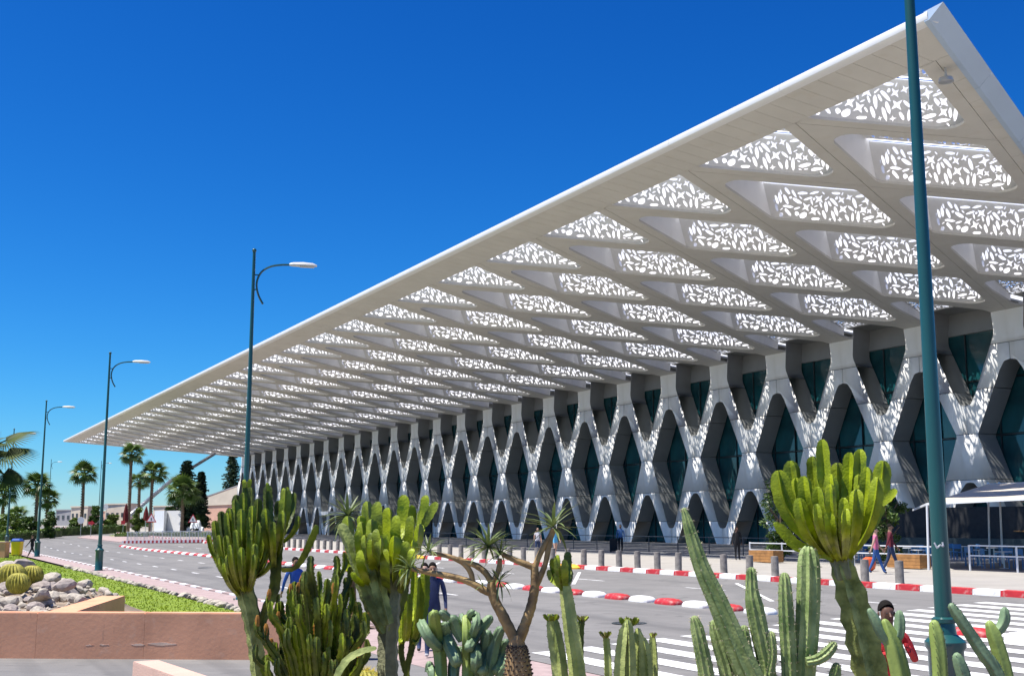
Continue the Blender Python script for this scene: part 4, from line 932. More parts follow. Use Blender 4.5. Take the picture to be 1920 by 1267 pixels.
# -- 10: smooth blue cacti in the right corner
P10 = root_at(1690, 1360, 7.2, 'blue_cactus', 'blue green forked cactus in front of the man in red', 'cactus')
arm(P10, [(1712, 1420, 20), (1690, 1275, 19), (1676, 1215, 18), (1664, 1180, 14), (1660, 1168, 9)], 7.2, M_BLUEY, 'stem', ribs=5, per=4, deep=.7, wav=False)
arm(P10, [(1666, 1205, 9), (1652, 1185, 11), (1640, 1160, 10), (1632, 1146, 7)], 7.2, M_BLUE, ribs=5, per=4, deep=.72, wav=False)
arm(P10, [(1676, 1205, 9), (1686, 1188, 11), (1688, 1165, 11), (1687, 1152, 9)], 7.2, M_BLUE, ribs=5, per=4, deep=.72, wav=False)
P11 = root_at(1763, 1360, 7.0, 'blue_cactus', 'single upright blue green cactus finger in front of the lamp base', 'cactus')
arm(P11, [(1766, 1420, 15), (1765, 1290, 15), (1762, 1225, 15), (1756, 1185, 14), (1753, 1172, 11)], 7.0, M_BLUEY, 'stem', ribs=5, per=4, deep=.7, wav=False, dots=True)
P12 = root_at(1880, 1360, 7.0, 'blue_cactus', 'leaning blue green cactus with two tall arms at the bottom right corner', 'cactus')
arm(P12, [(1905, 1420, 14), (1874, 1272, 14), (1845, 1225, 13), (1815, 1180, 12), (1793, 1148, 11), (1786, 1138, 9)], 6.95, M_BLUE, ribs=5, per=4, deep=.66, wav=False, dots=True)
arm(P12, [(1900, 1420, 16), (1888, 1280, 16), (1876, 1225, 15), (1863, 1185, 14), (1857, 1172, 10)], 7.1, M_BLUEY, 'stem', ribs=5, per=4, deep=.7, wav=False)
arm(P12, [(1862, 1190, 8), (1876, 1178, 10), (1884, 1160, 11), (1884, 1146, 9)], 7.1, M_BLUE, ribs=5, per=4, deep=.7, wav=False)
P13 = root_at(1800, 1360, 6.8, 'blue_cactus', 'short stubby blue green cactus arm right of the lamp base', 'cactus')
arm(P13, [(1822, 1420, 14), (1812, 1290, 14), (1802, 1250, 13), (1796, 1233, 11)], 6.8, M_BLUE, 'stem', ribs=5, per=4, deep=.7, wav=False, dots=True)

# ------------------------------------------------------------------ lawn, planter with rocks, edging
LS = frange(26.5, 118, 6)
sheet('lawn', LS, [-14, -6, -1, 2, 4, 5.5, 7, 8.75], .05, M_LAWN)
mb = MB(); gr = random.Random(3)
for i in range(30000):
    s = 27 + 91 * gr.random() ** 1.6; n = gr.uniform(-1.5, 8.7); c = W(s, n, .05); a = gr.uniform(0, 6.28); h = gr.uniform(.03, .065); w_ = .012 + s * .0003
    u = Vector((math.cos(a), math.sin(a), 0)) * w_; l = Vector((gr.uniform(-.04, .04), gr.uniform(-.04, .04), h))
    mb.add([c - u, c + u, c + l], [(0, 1, 2)])
g_ = link('grass', mb.mesh('grass', M_GRASS, False)); g_['kind'] = 'stuff'
def blob_stone(seed, m_):
    q = random.Random(seed); bm = bmesh.new(); bmesh.ops.create_icosphere(bm, subdivisions=2, radius=1)
    ax = [Vector((q.uniform(-1, 1), q.uniform(-1, 1), q.uniform(-1, 1))).normalized() for _ in range(9)]; ds = [q.uniform(.55, .9) for _ in ax]
    for v in bm.verts:
        for a, d in zip(ax, ds):
            e = v.co.dot(a) - d
            if e > 0: v.co -= a * e * .92
    me = bpy.data.meshes.new('rock'); bm.to_mesh(me); bm.free(); me.materials.append(m_); return me
ROCK = [blob_stone(k, M_STONE if k % 3 else M_STONE2) for k in range(9)]
# white edging stones and small flowers between lawn and pavement
for i in range(74):
    s = 27.5 + i * .62 + rnd.uniform(-.12, .12); o = link('edging_stone', rnd.choice(ROCK[1:3] + ROCK[4:6]), loc=W(s, 8.86 + rnd.uniform(-.08, .08), .09)); q = rnd.uniform(.10, .20)
    o.scale = (q * 1.3, q, q * .7); o.rotation_euler.z = rnd.uniform(0, 6)
    tag(o, 'small pale edging stone along the border between lawn and pink pavement', 'stone', 'edging stones along the lawn')
# front planter wall
FW = [Vector((-13.0, 22.85)), Vector((-2.75, 22.33))]
t_ = (FW[1] - FW[0]).normalized(); nn_ = Vector((-t_.y, t_.x))
pw = thing('planter_wall', 'long terracotta planter wall with cracked plaster at the lower left', 'wall', (-8, 22.5, 0))
for i in range(5):
    a_ = FW[0].lerp(FW[1], i / 5) + t_ * .002; b_ = FW[0].lerp(FW[1], (i + 1) / 5) - t_ * .002; mb = MB()
    prism(mb, [a_, b_, b_ + nn_ * .32, a_ + nn_ * .32], 0, .84, .025); wpart('wall_section', mb, M_TERRA, pw)
mb = MB(); cr = random.Random(5)
def fwp(u, v, off=-.004):   # point on the wall's front face under an image point
    d = at(u, v, 1.0) - Vector((0, 0, EYE)); o2 = FW[0] + nn_ * off
    t = (o2.dot(nn_)) / (d.x * nn_.x + d.y * nn_.y); return Vector((0, 0, EYE)) + d * t
for (u0, u1, v0, h) in ((160, 176, 1208.5, 1.6), (186, 204, 1208, 2.2), (246, 272, 1207.5, 3.2), (276, 331, 1206.5, 5.0)):
    up = []; dn = []
    for k in range(7):
        u = u0 + (u1 - u0) * k / 6; e = math.sin(math.pi * (k + .4) / 6.8); up.append(fwp(u, v0 - e * h * .5 + cr.uniform(-.9, .9), -.003)); dn.append(fwp(u, v0 + e * h * .6 + cr.uniform(-.9, .9), -.003))
    bk = [p + Vector((nn_.x, nn_.y, 0)) * .01 for p in up + dn[::-1]]; lp = up + dn[::-1]; n_ = len(lp)
    mb.add(lp + bk, [tuple(range(n_))] + [(i, (i + 1) % n_, n_ + (i + 1) % n_, n_ + i) for i in range(n_)])
a = wpart('bare_patch', mb, M_CHIP, pw); a['kind'] = 'stuff'
# return wall running away from it
ca, cb = at(167, 1134, 24.6), at(235, 1108.5, 28.6)
A2, B2 = Vector((ca.x, ca.y)), Vector((cb.x, cb.y)); t2_ = (B2 - A2).normalized(); n2_ = Vector((-t2_.y, t2_.x))
if n2_.x > 0: n2_ = -n2_
rw = thing('planter_wall', 'short terracotta cross wall with lit top beside the rock pile', 'wall', (A2.x, A2.y, 0)); mb = MB()
prism(mb, [A2 - t2_ * 1.7, B2, B2 + n2_ * .55, A2 - t2_ * 1.7 + n2_ * .55], 0, .80, .03); wpart('wall_body', mb, M_TERRA, rw)
pp = at(2, 1043, 88); pb = thing('brick_pier', 'small terracotta pier at the left edge behind the lawn', 'pier', (pp.x, pp.y, 0)); mb = MB(); mb.box(pp.x - 1.2, pp.y - .4, 0, pp.x + .42, pp.y + .4, 1.15)
wpart('pier_body', mb, M_TERRA, pb); mb = MB(); mb.box(pp.x - 1.25, pp.y - .45, 1.15, pp.x + .47, pp.y + .45, 1.22); wpart('cap', mb, M_TERRA2, pb)
# soil mound and rocks
def mound(x, y): return (.50 * clamp((-9.6 - x) / .9 if y > 28 else 1) * clamp((33.5 - y) / 1.5) + .0) + clamp((-10.0 - x) / 1.2 if y > 27.5 else 1) * clamp((33.5 - y) / 1.5) * .50 * math.exp(-(((x + 12.5) / 5.5) ** 2 + ((y - 29.5) / 3.6) ** 2))
xs = frange(-21, -9.6, .6); ys = frange(22.8, 34, .6); mb = MB()
mb.add([(x, y, mound(x, y)) for x in xs for y in ys], [(i * len(ys) + j, (i + 1) * len(ys) + j, (i + 1) * len(ys) + j + 1, i * len(ys) + j + 1) for i in range(len(xs) - 1) for j in range(len(ys) - 1)])
struct('planter_soil', mb, M_EARTH, True)
rr = random.Random(11); cnt = 0
while cnt < 285:
    x = rr.uniform(-15.0, -8.6); y = rr.uniform(23.1, 32)
    ed = (x - A2.x) * n2_.x + (y - A2.y) * n2_.y
    if ed < .62: continue
    q = rr.choice((.09, .11, .13, .16, .19, .23, .27)) * rr.uniform(.8, 1.15); cnt += 1
    o = link('rock', rr.choice(ROCK), loc=(x, y, mound(x, y) + q * .22)); o.scale = (q * rr.uniform(.9, 1.5), q * rr.uniform(.8, 1.1), q * rr.uniform(.55, .85)); o.rotation_euler = (rr.uniform(-.4, .4), rr.uniform(-.4, .4), rr.uniform(0, 6.28))
    tag(o, 'pale weathered rock heaped with others inside the terracotta planter', 'rock', 'rocks heaped in the planter')
mb = MB()
for k in range(900):
    x = rr.uniform(-15.5, -8.8); y = rr.uniform(23.0, 32.5)
    if (x - A2.x) * n2_.x + (y - A2.y) * n2_.y < .62: continue
    q = rr.uniform(.035, .095); c = Vector((x, y, mound(x, y) + q * .3)); f = [c + Vector((rr.uniform(.6, 1.2) * q * a_[0], rr.uniform(.6, 1.2) * q * a_[1], rr.uniform(.5, .9) * q * a_[2])) for a_ in ((1, 0, 0), (0, 1, 0), (-1, 0, 0), (0, -1, 0), (0, 0, 1), (0, 0, -1))]
    mb.add(f, [(0, 1, 4), (1, 2, 4), (2, 3, 4), (3, 0, 4), (1, 0, 5), (2, 1, 5), (3, 2, 5), (0, 3, 5)])
o = link('rubble', mb.mesh('rubble', M_STONE, False)); o['kind'] = 'stuff'
def bar_at(u, v, Y, rpx, lab): c = at(u, v, Y); barrel(c, rpx * Y / FPX, lab, 22, .9, 'barrel cacti among the rocks', spines=False, mb_col=M_BARREL)
bar_at(22, 1080, 28.2, 27, 'largest yellow green barrel cactus at the left edge of the rock bed'); bar_at(60, 1078, 28.9, 21, 'shaded barrel cactus at the right of the cactus trio'); bar_at(34, 1093, 27.2, 22, 'front barrel cactus of the trio lying lowest before the rocks')
for (u, v, Y, q) in ((42, 1064, 32, .40), (14, 1064, 32.5, .30), (120, 1096, 28, .24), (80, 1114, 26.3, .23), (95, 1084, 30, .24)):
    o = link('rock', ROCK[(int(u) * 7) % 9], loc=at(u, v, Y)); o.scale = (q * 1.3, q * .9, q * .62); o.rotation_euler = (.2, -.15, u)
    tag(o, 'pale weathered rock heaped with others inside the terracotta planter', 'rock', 'rocks heaped in the planter')
# bin
bp = gnd(35, 93); bn = thing('litter_bin', 'yellow litter bin with blue lid beside the pavement on the left', 'litter bin', bp); mb = MB()
def rbox(mb_, x, y, z0, z1, r=.08, k0=1., mi=0):
    pl = [(-x, -y, r), (x, -y, r), (x, y, r), (-x, y, r)]; f = fillet(pl, 4); n = len(f)
    mb_.add([(p.x * k0, p.y * k0, z0) for p in f] + [(p.x, p.y, z1) for p in f], [tuple(range(n - 1, -1, -1)), tuple(range(n, 2 * n))] + [(i, (i + 1) % n, n + (i + 1) % n, n + i) for i in range(n)], mi)
rbox(mb, .38, .36, .16, 1.16, .1, .86); lpart('bin_body', mb, M_YBIN, bn, True)
mb = MB(); rbox(mb, .41, .40, 1.16, 1.25, .1); rbox(mb, .30, .28, 1.25, 1.38, .1, 1.25); lpart('lid', mb, M_BBIN, bn, True)
for i in (-1, 1): mb = MB(); mb.box(i * .24 - .04, -.25, 0, i * .24 + .04, .25, .16); lpart('leg', mb, M_YBIN, bn)

# ------------------------------------------------------------------ people
def person(loc, face, label, top, legs, skin=M_SKIN, h=1.75, pose='stand', sleeve=1., leglen=1., group=None, hair=M_HAIR, longhair=False, shoe=M_SHOE, woman=False, lean=0., armpose=None):
    """one continuous skinned body facing angle `face` (0 = towards -y), rounded clothes as material regions, hands with fingers, hair and eyes"""
    P = thing('person', label, 'person', loc, group, face); k = h / 1.75
    st = {'stand': (0, 0, 0, 0), 'walk': (.26, -.24, -.22, .24), 'stride': (.42, -.50, -.34, .34), 'step': (.14, -.12, -.1, .12)}[pose]
    sw, hw_ = (.17, .085) if woman else (.205, .085)
    V = []; Rr = []; E = []
    def v(x, y, z, r, par=None, ry=None):
        V.append(Vector((x, y - (z - .9) * lean if z > .9 else y, z))); Rr.append((r, ry or r))
        if par is not None: E.append((par, len(V) - 1))
        return len(V) - 1
    pel = v(0, 0, .96, .135 if not woman else .14, None, .12); wa = v(0, 0, 1.10, .125 if not woman else .105, pel, .115); ch = v(0, .01, 1.30, .155 if not woman else .13, wa, .125)
    nk = v(0, .01, 1.46, .062, ch); hd0 = v(0, -.012, 1.545, .062, nk, .07); hd1 = v(0, -.018, 1.625, .078, hd0, .095); hd2 = v(0, -.008, 1.70, .062, hd1, .075)
    hands = []
    for sgn, lg, ar in ((-1, st[0], st[2]), (1, st[1], st[3])):
        hp = v(sgn * hw_, 0, .88, .098, pel); bend = max(0, -lg) * .35
        kn = v(sgn * (hw_ + .01), -lg * .5 - bend * .2, .49, .064, hp); an = v(sgn * (hw_ + .01), -lg * 1.0 + bend * .5, .10 + bend * .25, .043, kn); v(sgn * (hw_ + .02), -lg * 1.0 - .10 + bend * .5, .045 + bend * .12, .04, an)
        sh = v(sgn * sw * .82, .01, 1.415, .062, ch)
        if armpose and sgn in armpose:
            ex_, hx_ = armpose[sgn]; el = v(*ex_, .042, sh); wr = v(*hx_, .03, el)
        else:
            el = v(sgn * (sw + .035), .02 - ar * .35, 1.13, .043, sh); wr = v(sgn * (sw + .045), -.02 - ar * .95, .885, .03, el)
        d = (V[wr] - V[el]).normalized(); pm = V[wr] + d * .06; pi_ = v(pm.x, pm.y, pm.z, .034, wr, .022); hands.append((pi_, wr, d, sgn))
    V = [p * k for p in V]
    me = bpy.data.meshes.new('body'); me.from_pydata(V, E, []); ob = bpy.data.objects.new('body', me); COL.objects.link(ob)
    md = ob.modifiers.new('skin', 'SKIN'); md.use_smooth_shade = True; sv = me.skin_vertices[0].data
    for i, r_ in enumerate(Rr): sv[i].radius = (r_[0] * k, r_[1] * k)
    sv[0].use_root = True
    ob.modifiers.new('sub', 'SUBSURF').levels = 1; ob.modifiers['sub'].render_levels = 1
    dg = bpy.context.evaluated_depsgraph_get(); em = bpy.data.meshes.new_from_object(ob.evaluated_get(dg)); bpy.data.objects.remove(ob)
    mb = MB(); mb.v = [tuple(x.co) for x in em.vertices]; mb.f = [list(p.vertices) for p in em.polygons]; mb.mi = [0] * len(mb.f)
    for pi_, wr, d, sgn in hands:                      # fingers rooted in the palm, slightly curled, thumb from the palm's side
        c = V[pi_]; side = d.cross(Vector((1, 0, 0))); side = side.normalized() if side.length > .1 else Vector((0, 1, 0)); fr = d.cross(side).normalized()
        if fr.x * sgn > 0: fr = -fr
        for q, L_ in ((-.021, .062), (-.007, .075), (.007, .07), (.021, .055)):
            a_ = c + side * q * k * 1.1 + d * .012 * k; mb.tube([a_, a_ + d * L_ * .6 * k + fr * .006, a_ + d * L_ * k + fr * .022], [.0095 * k, .0085 * k, .006 * k], 6)
        a_ = c - d * .02 * k - side * .022 * k; mb.tube([a_, a_ - side * .03 * k + d * .02 * k, a_ - side * .036 * k + d * .05 * k + fr * .01], [.011 * k, .010 * k, .007 * k], 6)
    mi = []
    for f in mb.f:
        c = sum((Vector(mb.v[i]) for i in f), Vector((0, 0, 0))) / len(f); c = c / k; x_ = abs(c.x); isarm = x_ > (sw * .92) and c.z > .75 or (armpose and c.y < -.16 and c.z > .9)
        if c.z < .085: q = 3
        elif isarm: q = 1 if (sleeve >= 1 and not (c.z < .905 and not armpose)) or c.z > 1.45 - .34 * sleeve else 0
        elif c.z > 1.455: q = 0
        elif c.z > .93: q = 1
        elif c.z > .93 - .86 * leglen: q = 2
        else: q = 0
        mi.append(q)
    mb.mi = mi; link('body', mb.mesh('body', [skin, top, legs, shoe], True), P)
    hc = Vector((0, .006 - .73 * lean if lean else .006, 1.648)) * k
    mb = MB(); vs_ = []; fs_ = []; n = 7; sg = 14
    for i in range(n + 1):
        th = (.02 + .53 * i / n) * math.pi
        for j in range(sg):
            a_ = 2 * math.pi * j / sg; front = max(0, -math.sin(a_)); tt = th * (1 - .46 * front)
            if longhair and math.sin(a_) > -.2 and i == n: vs_.append(hc + Vector((math.cos(a_) * .10, math.sin(a_) * .10 + .01, -.24)) * k); continue
            vs_.append(hc + Vector((math.sin(tt) * math.cos(a_) * .081, math.sin(tt) * math.sin(a_) * .098 + .006, math.cos(tt) * .103 + .002)) * k)
    for i in range(n):
        for j in range(sg): fs_.append((i * sg + j, (i + 1) * sg + j, (i + 1) * sg + (j + 1) % sg, i * sg + (j + 1) % sg))
    mb.add(vs_, fs_ + [tuple(range(sg))]); link('hair', mb.mesh('hair', hair, True), P)
    ly = -(1.6 - .9) * lean
    for sgn in (-1, 1):
        mb = MB(); mb.ball(Vector((sgn * .032, ly - .098, 1.622)) * k, .0085 * k, 8, 5); link('eye', mb.mesh('eye', M_DARKIN, True), P)
        mb = MB(); mb.ball(Vector((sgn * .083, ly + .0, 1.61)) * k, .022 * k, 8, 5, sq=(.5, .8, 1.3)); link('ear', mb.mesh('ear', skin, True), P)
    mb = MB(); mb.tube([Vector((0, ly - .095, 1.63)) * k, Vector((0, ly - .118, 1.592)) * k, Vector((0, ly - .10, 1.585)) * k], [.008 * k, .014 * k, .008 * k], 8); link('nose', mb.mesh('nose', skin, True), P)
    mb = MB(); mb.box(-.022 * k, (ly - .100) * k, 1.556 * k, .022 * k, (ly - .09) * k, 1.564 * k); link('mouth', mb.mesh('mouth', M_MAROON, False), P)
    return P
def toward(dx, dy): return math.atan2(dx, -dy)         # rz so that -y turns to (dx, dy)
AWAY = toward(D2.x, D2.y)
p = gnd(812, 22.9); 
person(p, toward(.12, -1), 'man in dark navy jacket and jeans walking towards us behind the cactus clump', M_NAVY, M_DENIMD, M_SKIN, 1.76, 'step', shoe=M_SHOEW)
p = gnd(797, 23.9); person(p, toward(.1, -1), 'man half hidden behind the one in the navy jacket', M_BLACKC, M_DENIMD, M_SKINL, 1.72, 'step')
p = gnd(1640, 46.5); q = person(p, toward(.9, -.25), 'man in pink polo shirt and bright blue jeans strolling past the cafe rail', M_PINKC, M_DENIM, M_SKINL, 1.80, 'walk', sleeve=.45)
p = gnd(1668, 48.2); person(p, toward(.9, -.2), 'man in maroon shirt and dark jeans beside the one in pink', M_MAROON, M_DENIMD, M_SKIN, 1.93, 'walk')
p = gnd(1381, 64); person(p, toward(.2, -1), 'dark silhouetted person in black standing in the canopy shade', M_BLACKC, M_BLACKC, M_SKIND, 1.80, 'stand')
p = gnd(1163, 83); person(p, toward(-.2, -1), 'man in blue shirt standing with a dark suitcase in the shade', M_SHIRTB, M_BLACKC, M_SKIND, 1.9, 'stand')
p = gnd(1150, 82.6); sc_ = thing('suitcase', 'dark upright suitcase beside the man in the blue shirt', 'suitcase', p); mb = MB(); rbox(mb, .27, .17, .06, .92, .06); lpart('shell', mb, M_BLACKC, sc_, True)
mb = MB(); mb.tube([(-.1, 0, .9), (-.1, 0, 1.1), (.1, 0, 1.1), (.1, 0, .9)], .012, 6); lpart('handle', mb, M_DSTEEL, sc_)
for i in (-1, 1): mb = MB(); mb.tube([(i * .2, -.08, .05), (i * .2, .08, .05)], .05, 10); lpart('wheel', mb, M_DSTEEL, sc_)
p = gnd(1008, 74); person(p, toward(.05, -1), 'woman in pale blouse and blue jeans with long dark hair crossing the terrace', M_WHITEC, M_DENIMD, M_SKINL, 1.74, 'step', sleeve=.5, longhair=True, woman=True, shoe=M_SHOEW)
p = gnd(1041, 75); person(p, toward(.4, -1), 'woman in light blue top and short shorts behind the bottle tree', M_LIGHTB, M_LIGHTB, M_SKINL, 1.74, 'walk', sleeve=.2, leglen=.2, woman=True, shoe=M_SHOEW)
p = gnd(1654, 12.1); pr_ = person(p, toward(.05, -1), 'man in red jacket looking down at a phone behind the winged cactus trunk', M_REDC, M_CAMO, M_SKIND, 1.72, 'stand', armpose={-1: ((-.27, -.02, 1.15), (-.10, -.24, 1.24)), 1: ((.27, -.02, 1.15), (.13, -.25, 1.28))})
mb = MB(); mb.bar((-.19, -.13, 1.43), (.08, -.165, 1.12), .07, .03); lpart('bag_strap', mb, M_VIOLET, pr_)
p = gnd(556, 29.0); person(p, toward(.6, -.8), 'person in bright blue jacket mostly hidden behind the left cactus clump', M_BLUEC, M_DENIMD, M_SKIN, 1.70, 'walk')
p = gnd(63, 90); person(p, toward(-.9, .25), 'dark dressed person striding beside the yellow bin', M_BLACKC, M_BLACKC, M_SKIN, 1.72, 'stride', lean=-.0)
p = gnd(748, 33); person(p, toward(.3, -1), 'person in red glimpsed through the middle cactus arms', M_REDC, M_DENIMD, M_SKIN, 1.7, 'walk')

# ------------------------------------------------------------------ terrace: railings, cafe tent, tables, boxes, trees
def railing(a, b, label, m_, h=1.1, rails=(.55, 1.08), step=3.0, z=.57):
    t = thing('railing', label, 'railing', (a[0], a[1], z)); n = max(1, int(round((Vector(b) - Vector(a)).length / step))); A_, B2_ = Vector((*a, z)), Vector((*b, z))
    for i in range(n + 1):
        q = A_.lerp(B2_, i / n); mb = MB(); mb.box(q.x - .03, q.y - .03, z, q.x + .03, q.y + .03, z + h); wpart('post', mb, m_, t)
    for zz in rails: mb = MB(); mb.bar(A_ + Vector((0, 0, zz)), B2_ + Vector((0, 0, zz)), .05); wpart('rail', mb, m_, t)
    return t
def w2(s, n): q = W(s, n, 0); return (q.x, q.y)
railing(w2(52, 46.5), w2(83, 46.5), 'dark railing along the shaded terrace beyond the silhouetted person', M_DSTEEL, step=3.4)
railing(w2(88, 47), w2(128, 47), 'dark railing on the shaded terrace behind the two women', M_DSTEEL, step=4)
railing(w2(24, 40.2), w2(35.6, 39.9), 'white two bar railing in front of the cafe on the right of the lamp', M_WSTEEL, 1.05, (.62, 1.03), 2.4)
railing(w2(37.2, 39.8), w2(49.6, 39.6), 'white railing of the cafe from the wooden box to behind the two men', M_WSTEEL, 1.0, (.60, .95), 2.6)
def wood_box(s, n, L_, label, m_=M_WOOD):
    t = thing('planter_box', label, 'planter box', W(s, n, .57)); t.rotation_euler.z = math.atan2(-D2.y, -D2.x)
    for j in range(4):
        mb = MB(); x0 = -L_ / 2; z0 = .04 + j * .145
        mb.box(x0, -.32, z0, L_ / 2, -.29, z0 + .135); mb.box(x0, .29, z0, L_ / 2, .32, z0 + .135); mb.box(x0, -.289, z0, x0 + .03, .289, z0 + .135); mb.box(L_ / 2 - .03, -.289, z0, L_ / 2, .289, z0 + .135)
        q = lpart('board', mb, m_, t); q['kind'] = 'stuff'
    mb = MB(); mb.box(-L_ / 2 + .04, -.28, .1, L_ / 2 - .04, .28, .54); lpart('soil', mb, M_EARTH, t)
    return t
wood_box(47.6, 39.0, 1.9, 'orange brown wooden planter box at the left end of the white railing')
wood_box(38.3, 39.2, 1.9, 'wooden planter box behind the man in maroon')
p = gnd(1626, 49.5); lt = thing('lantern', 'round orange red lantern on the ground beside the man in pink', 'lantern', p); mb = MB(); mb.lathe([(.12, 0), (.24, .1), (.29, .3), (.24, .5), (.12, .58)], (0, 0, 0), 12); lpart('globe', mb, mat('orange_lantern', (.62, .10, .03), .4, .1), lt, True)
mb = MB(); mb.lathe([(.13, .58), (.13, .63), (.05, .66)], (0, 0, 0), 10); lpart('cap', mb, M_DSTEEL, lt)
# tent: canvas pieces on slim poles
def tent(name, label, corners, ridge, posts):
    t = thing(name, label, 'tent', (posts[0][0].x, posts[0][0].y, .57))
    for quad in corners:
        mb = MB(); n_ = (quad[1] - quad[0]).cross(quad[-1] - quad[0]).normalized() * .03; g_ = 6; vs_ = []; fs_ = []
        A_, B2_, C_, D_ = quad if len(quad) == 4 else (*quad, quad[2])
        for i in range(g_ + 1):
            for j in range(g_ + 1):
                u, v = i / g_, j / g_; q = A_ * (1 - u) * (1 - v) + B2_ * u * (1 - v) + C_ * u * v + D_ * (1 - u) * v; q = q - Vector((0, 0, .10 * math.sin(math.pi * u) * math.sin(math.pi * v))); vs_.append(q)
        m0 = len(vs_); vs_ += [q + Vector((0, 0, .025)) for q in vs_]
        for i in range(g_):
            for j in range(g_):
                a_ = i * (g_ + 1) + j; f = (a_, a_ + 1, a_ + g_ + 2, a_ + g_ + 1); fs_ += [f, tuple(m0 + x for x in reversed(f))]
        mb.add(vs_, fs_); wpart('canvas', mb, M_FABRIC, t, True)
        mb = MB(); mb.bar(A_, B2_, .05, .09); wpart('hem', mb, M_WSTEEL, t)
    for a_, b_ in posts: mb = MB(); mb.tube([a_, b_], .05, 8); wpart('pole', mb, M_WSTEEL, t, True)
    return t
def Wz(s, n, z): return W(s, n, .57 + z)
tent('cafe_tent', 'cream canvas cafe tent with tall ridge poles at the right edge',
     [[Wz(36.8, 38.9, 2.75), Wz(30.5, 38.9, 2.9), Wz(33.5, 45.5, 3.75), Wz(41.4, 48, 3.85)], [Wz(41.4, 48, 3.85), Wz(33.5, 45.5, 3.75), Wz(32, 53, 2.9), Wz(44, 54, 2.9)], [Wz(43.5, 45, 2.6), Wz(36.8, 38.9, 2.75), Wz(41.4, 48, 3.85), Wz(41.4, 48, 3.85)]], None,
     [(Wz(36.9, 38.9, 0), Wz(36.8, 38.9, 2.75)), (Wz(41.6, 48.0, 0), Wz(41.4, 48.0, 3.95)), (Wz(41.0, 48.2, 0), Wz(40.9, 48.2, 3.95)), (Wz(30.5, 38.9, 0), Wz(30.5, 38.9, 2.9)), (Wz(44, 54, 0), Wz(44, 54, 2.9))])
tent('cafe_tent', 'second cream canvas cafe tent partly cut by the right edge',
     [[Wz(40.6, 48.1, 3.85), Wz(33.2, 45.6, 3.7), Wz(33, 56, 2.8), Wz(39.5, 57, 2.8)]], None, [(Wz(39.5, 57, 0), Wz(39.5, 57, 2.8)), (Wz(33, 56, 0), Wz(33, 56, 2.8)), (Wz(36.5, 56.5, 0), Wz(36.5, 56.5, 2.8))])
bk = thing('cafe_kiosk', 'dark cafe kiosk counter under the cream tent', 'kiosk', W(50, 57.5, .57)); mb = MB(); mb.sbox(43, 57.6, .57, 60, 60, 3.5); wpart('kiosk_body', mb, M_DARKIN, bk); mb = MB(); mb.sbox(43.5, 57.0, .57, 59, 57.5, 1.65); wpart('counter', mb, M_MULL, bk)  # dark body widened to stand in for the shade under the tent
mb = MB(); mb.sbox(44, 57.5, 2.05, 48, 57.59, 2.12); wpart('shelf', mb, M_WOOD, bk)
# chairs and tables: one of each, then copies
def chair_proto():
    t = thing('cafe_chair', 'blue metal cafe chair standing under the tent behind the white railing', 'chair', (0, 0, 0), 'cafe chairs')
    mb = MB(); mb.box(-.21, -.21, .43, .21, .21, .46); lpart('seat', mb, M_BLUECH, t)
    mb = MB(); mb.box(-.21, .19, .62, .21, .22, .86); lpart('backrest', mb, M_BLUECH, t)
    for i in (-1, 1):
        for j in (-1, 1): mb = MB(); mb.bar((i * .19, j * .19, 0), (i * .19, j * .19, .86 if j > 0 else .43), .035); lpart('leg', mb, M_BLUECH, t)
    return t
def table_proto():
    t = thing('cafe_table', 'round white topped cafe table under the tent', 'table', (0, 0, 0), 'cafe tables')
    mb = MB(); mb.lathe([(.36, .71), (.36, .74)], (0, 0, 0), 18); lpart('tabletop', mb, M_WSTEEL, t); mb = MB(); mb.tube([(0, 0, .03), (0, 0, .71)], .035, 8); lpart('stem', mb, M_STEEL, t); mb = MB(); mb.lathe([(.22, 0), (.22, .02), (.05, .04)], (0, 0, 0), 14); lpart('foot', mb, M_STEEL, t)
    return t
ch0, tb0 = chair_proto(), table_proto(); chk, tbk = tree_of(ch0), tree_of(tb0); first = True
for (s, n) in ((36.5, 43), (39.4, 44.8), (40.6, 42.2), (44.5, 45.6), (42.6, 49.5), (46, 51), (49, 46.5)):
    t = tb0 if first else copy_tree(tb0, tbk); t.location = W(s, n, .57)
    for q in (0, 1, 2):
        a_ = q * 2.1 + s; c = ch0 if first and q == 0 else copy_tree(ch0, chk); c.location = W(s, n, .57) + Vector((math.cos(a_), math.sin(a_), 0)) * .68; c.rotation_euler.z = a_ - math.pi / 2 + rnd.uniform(-.3, .3)
    first = False
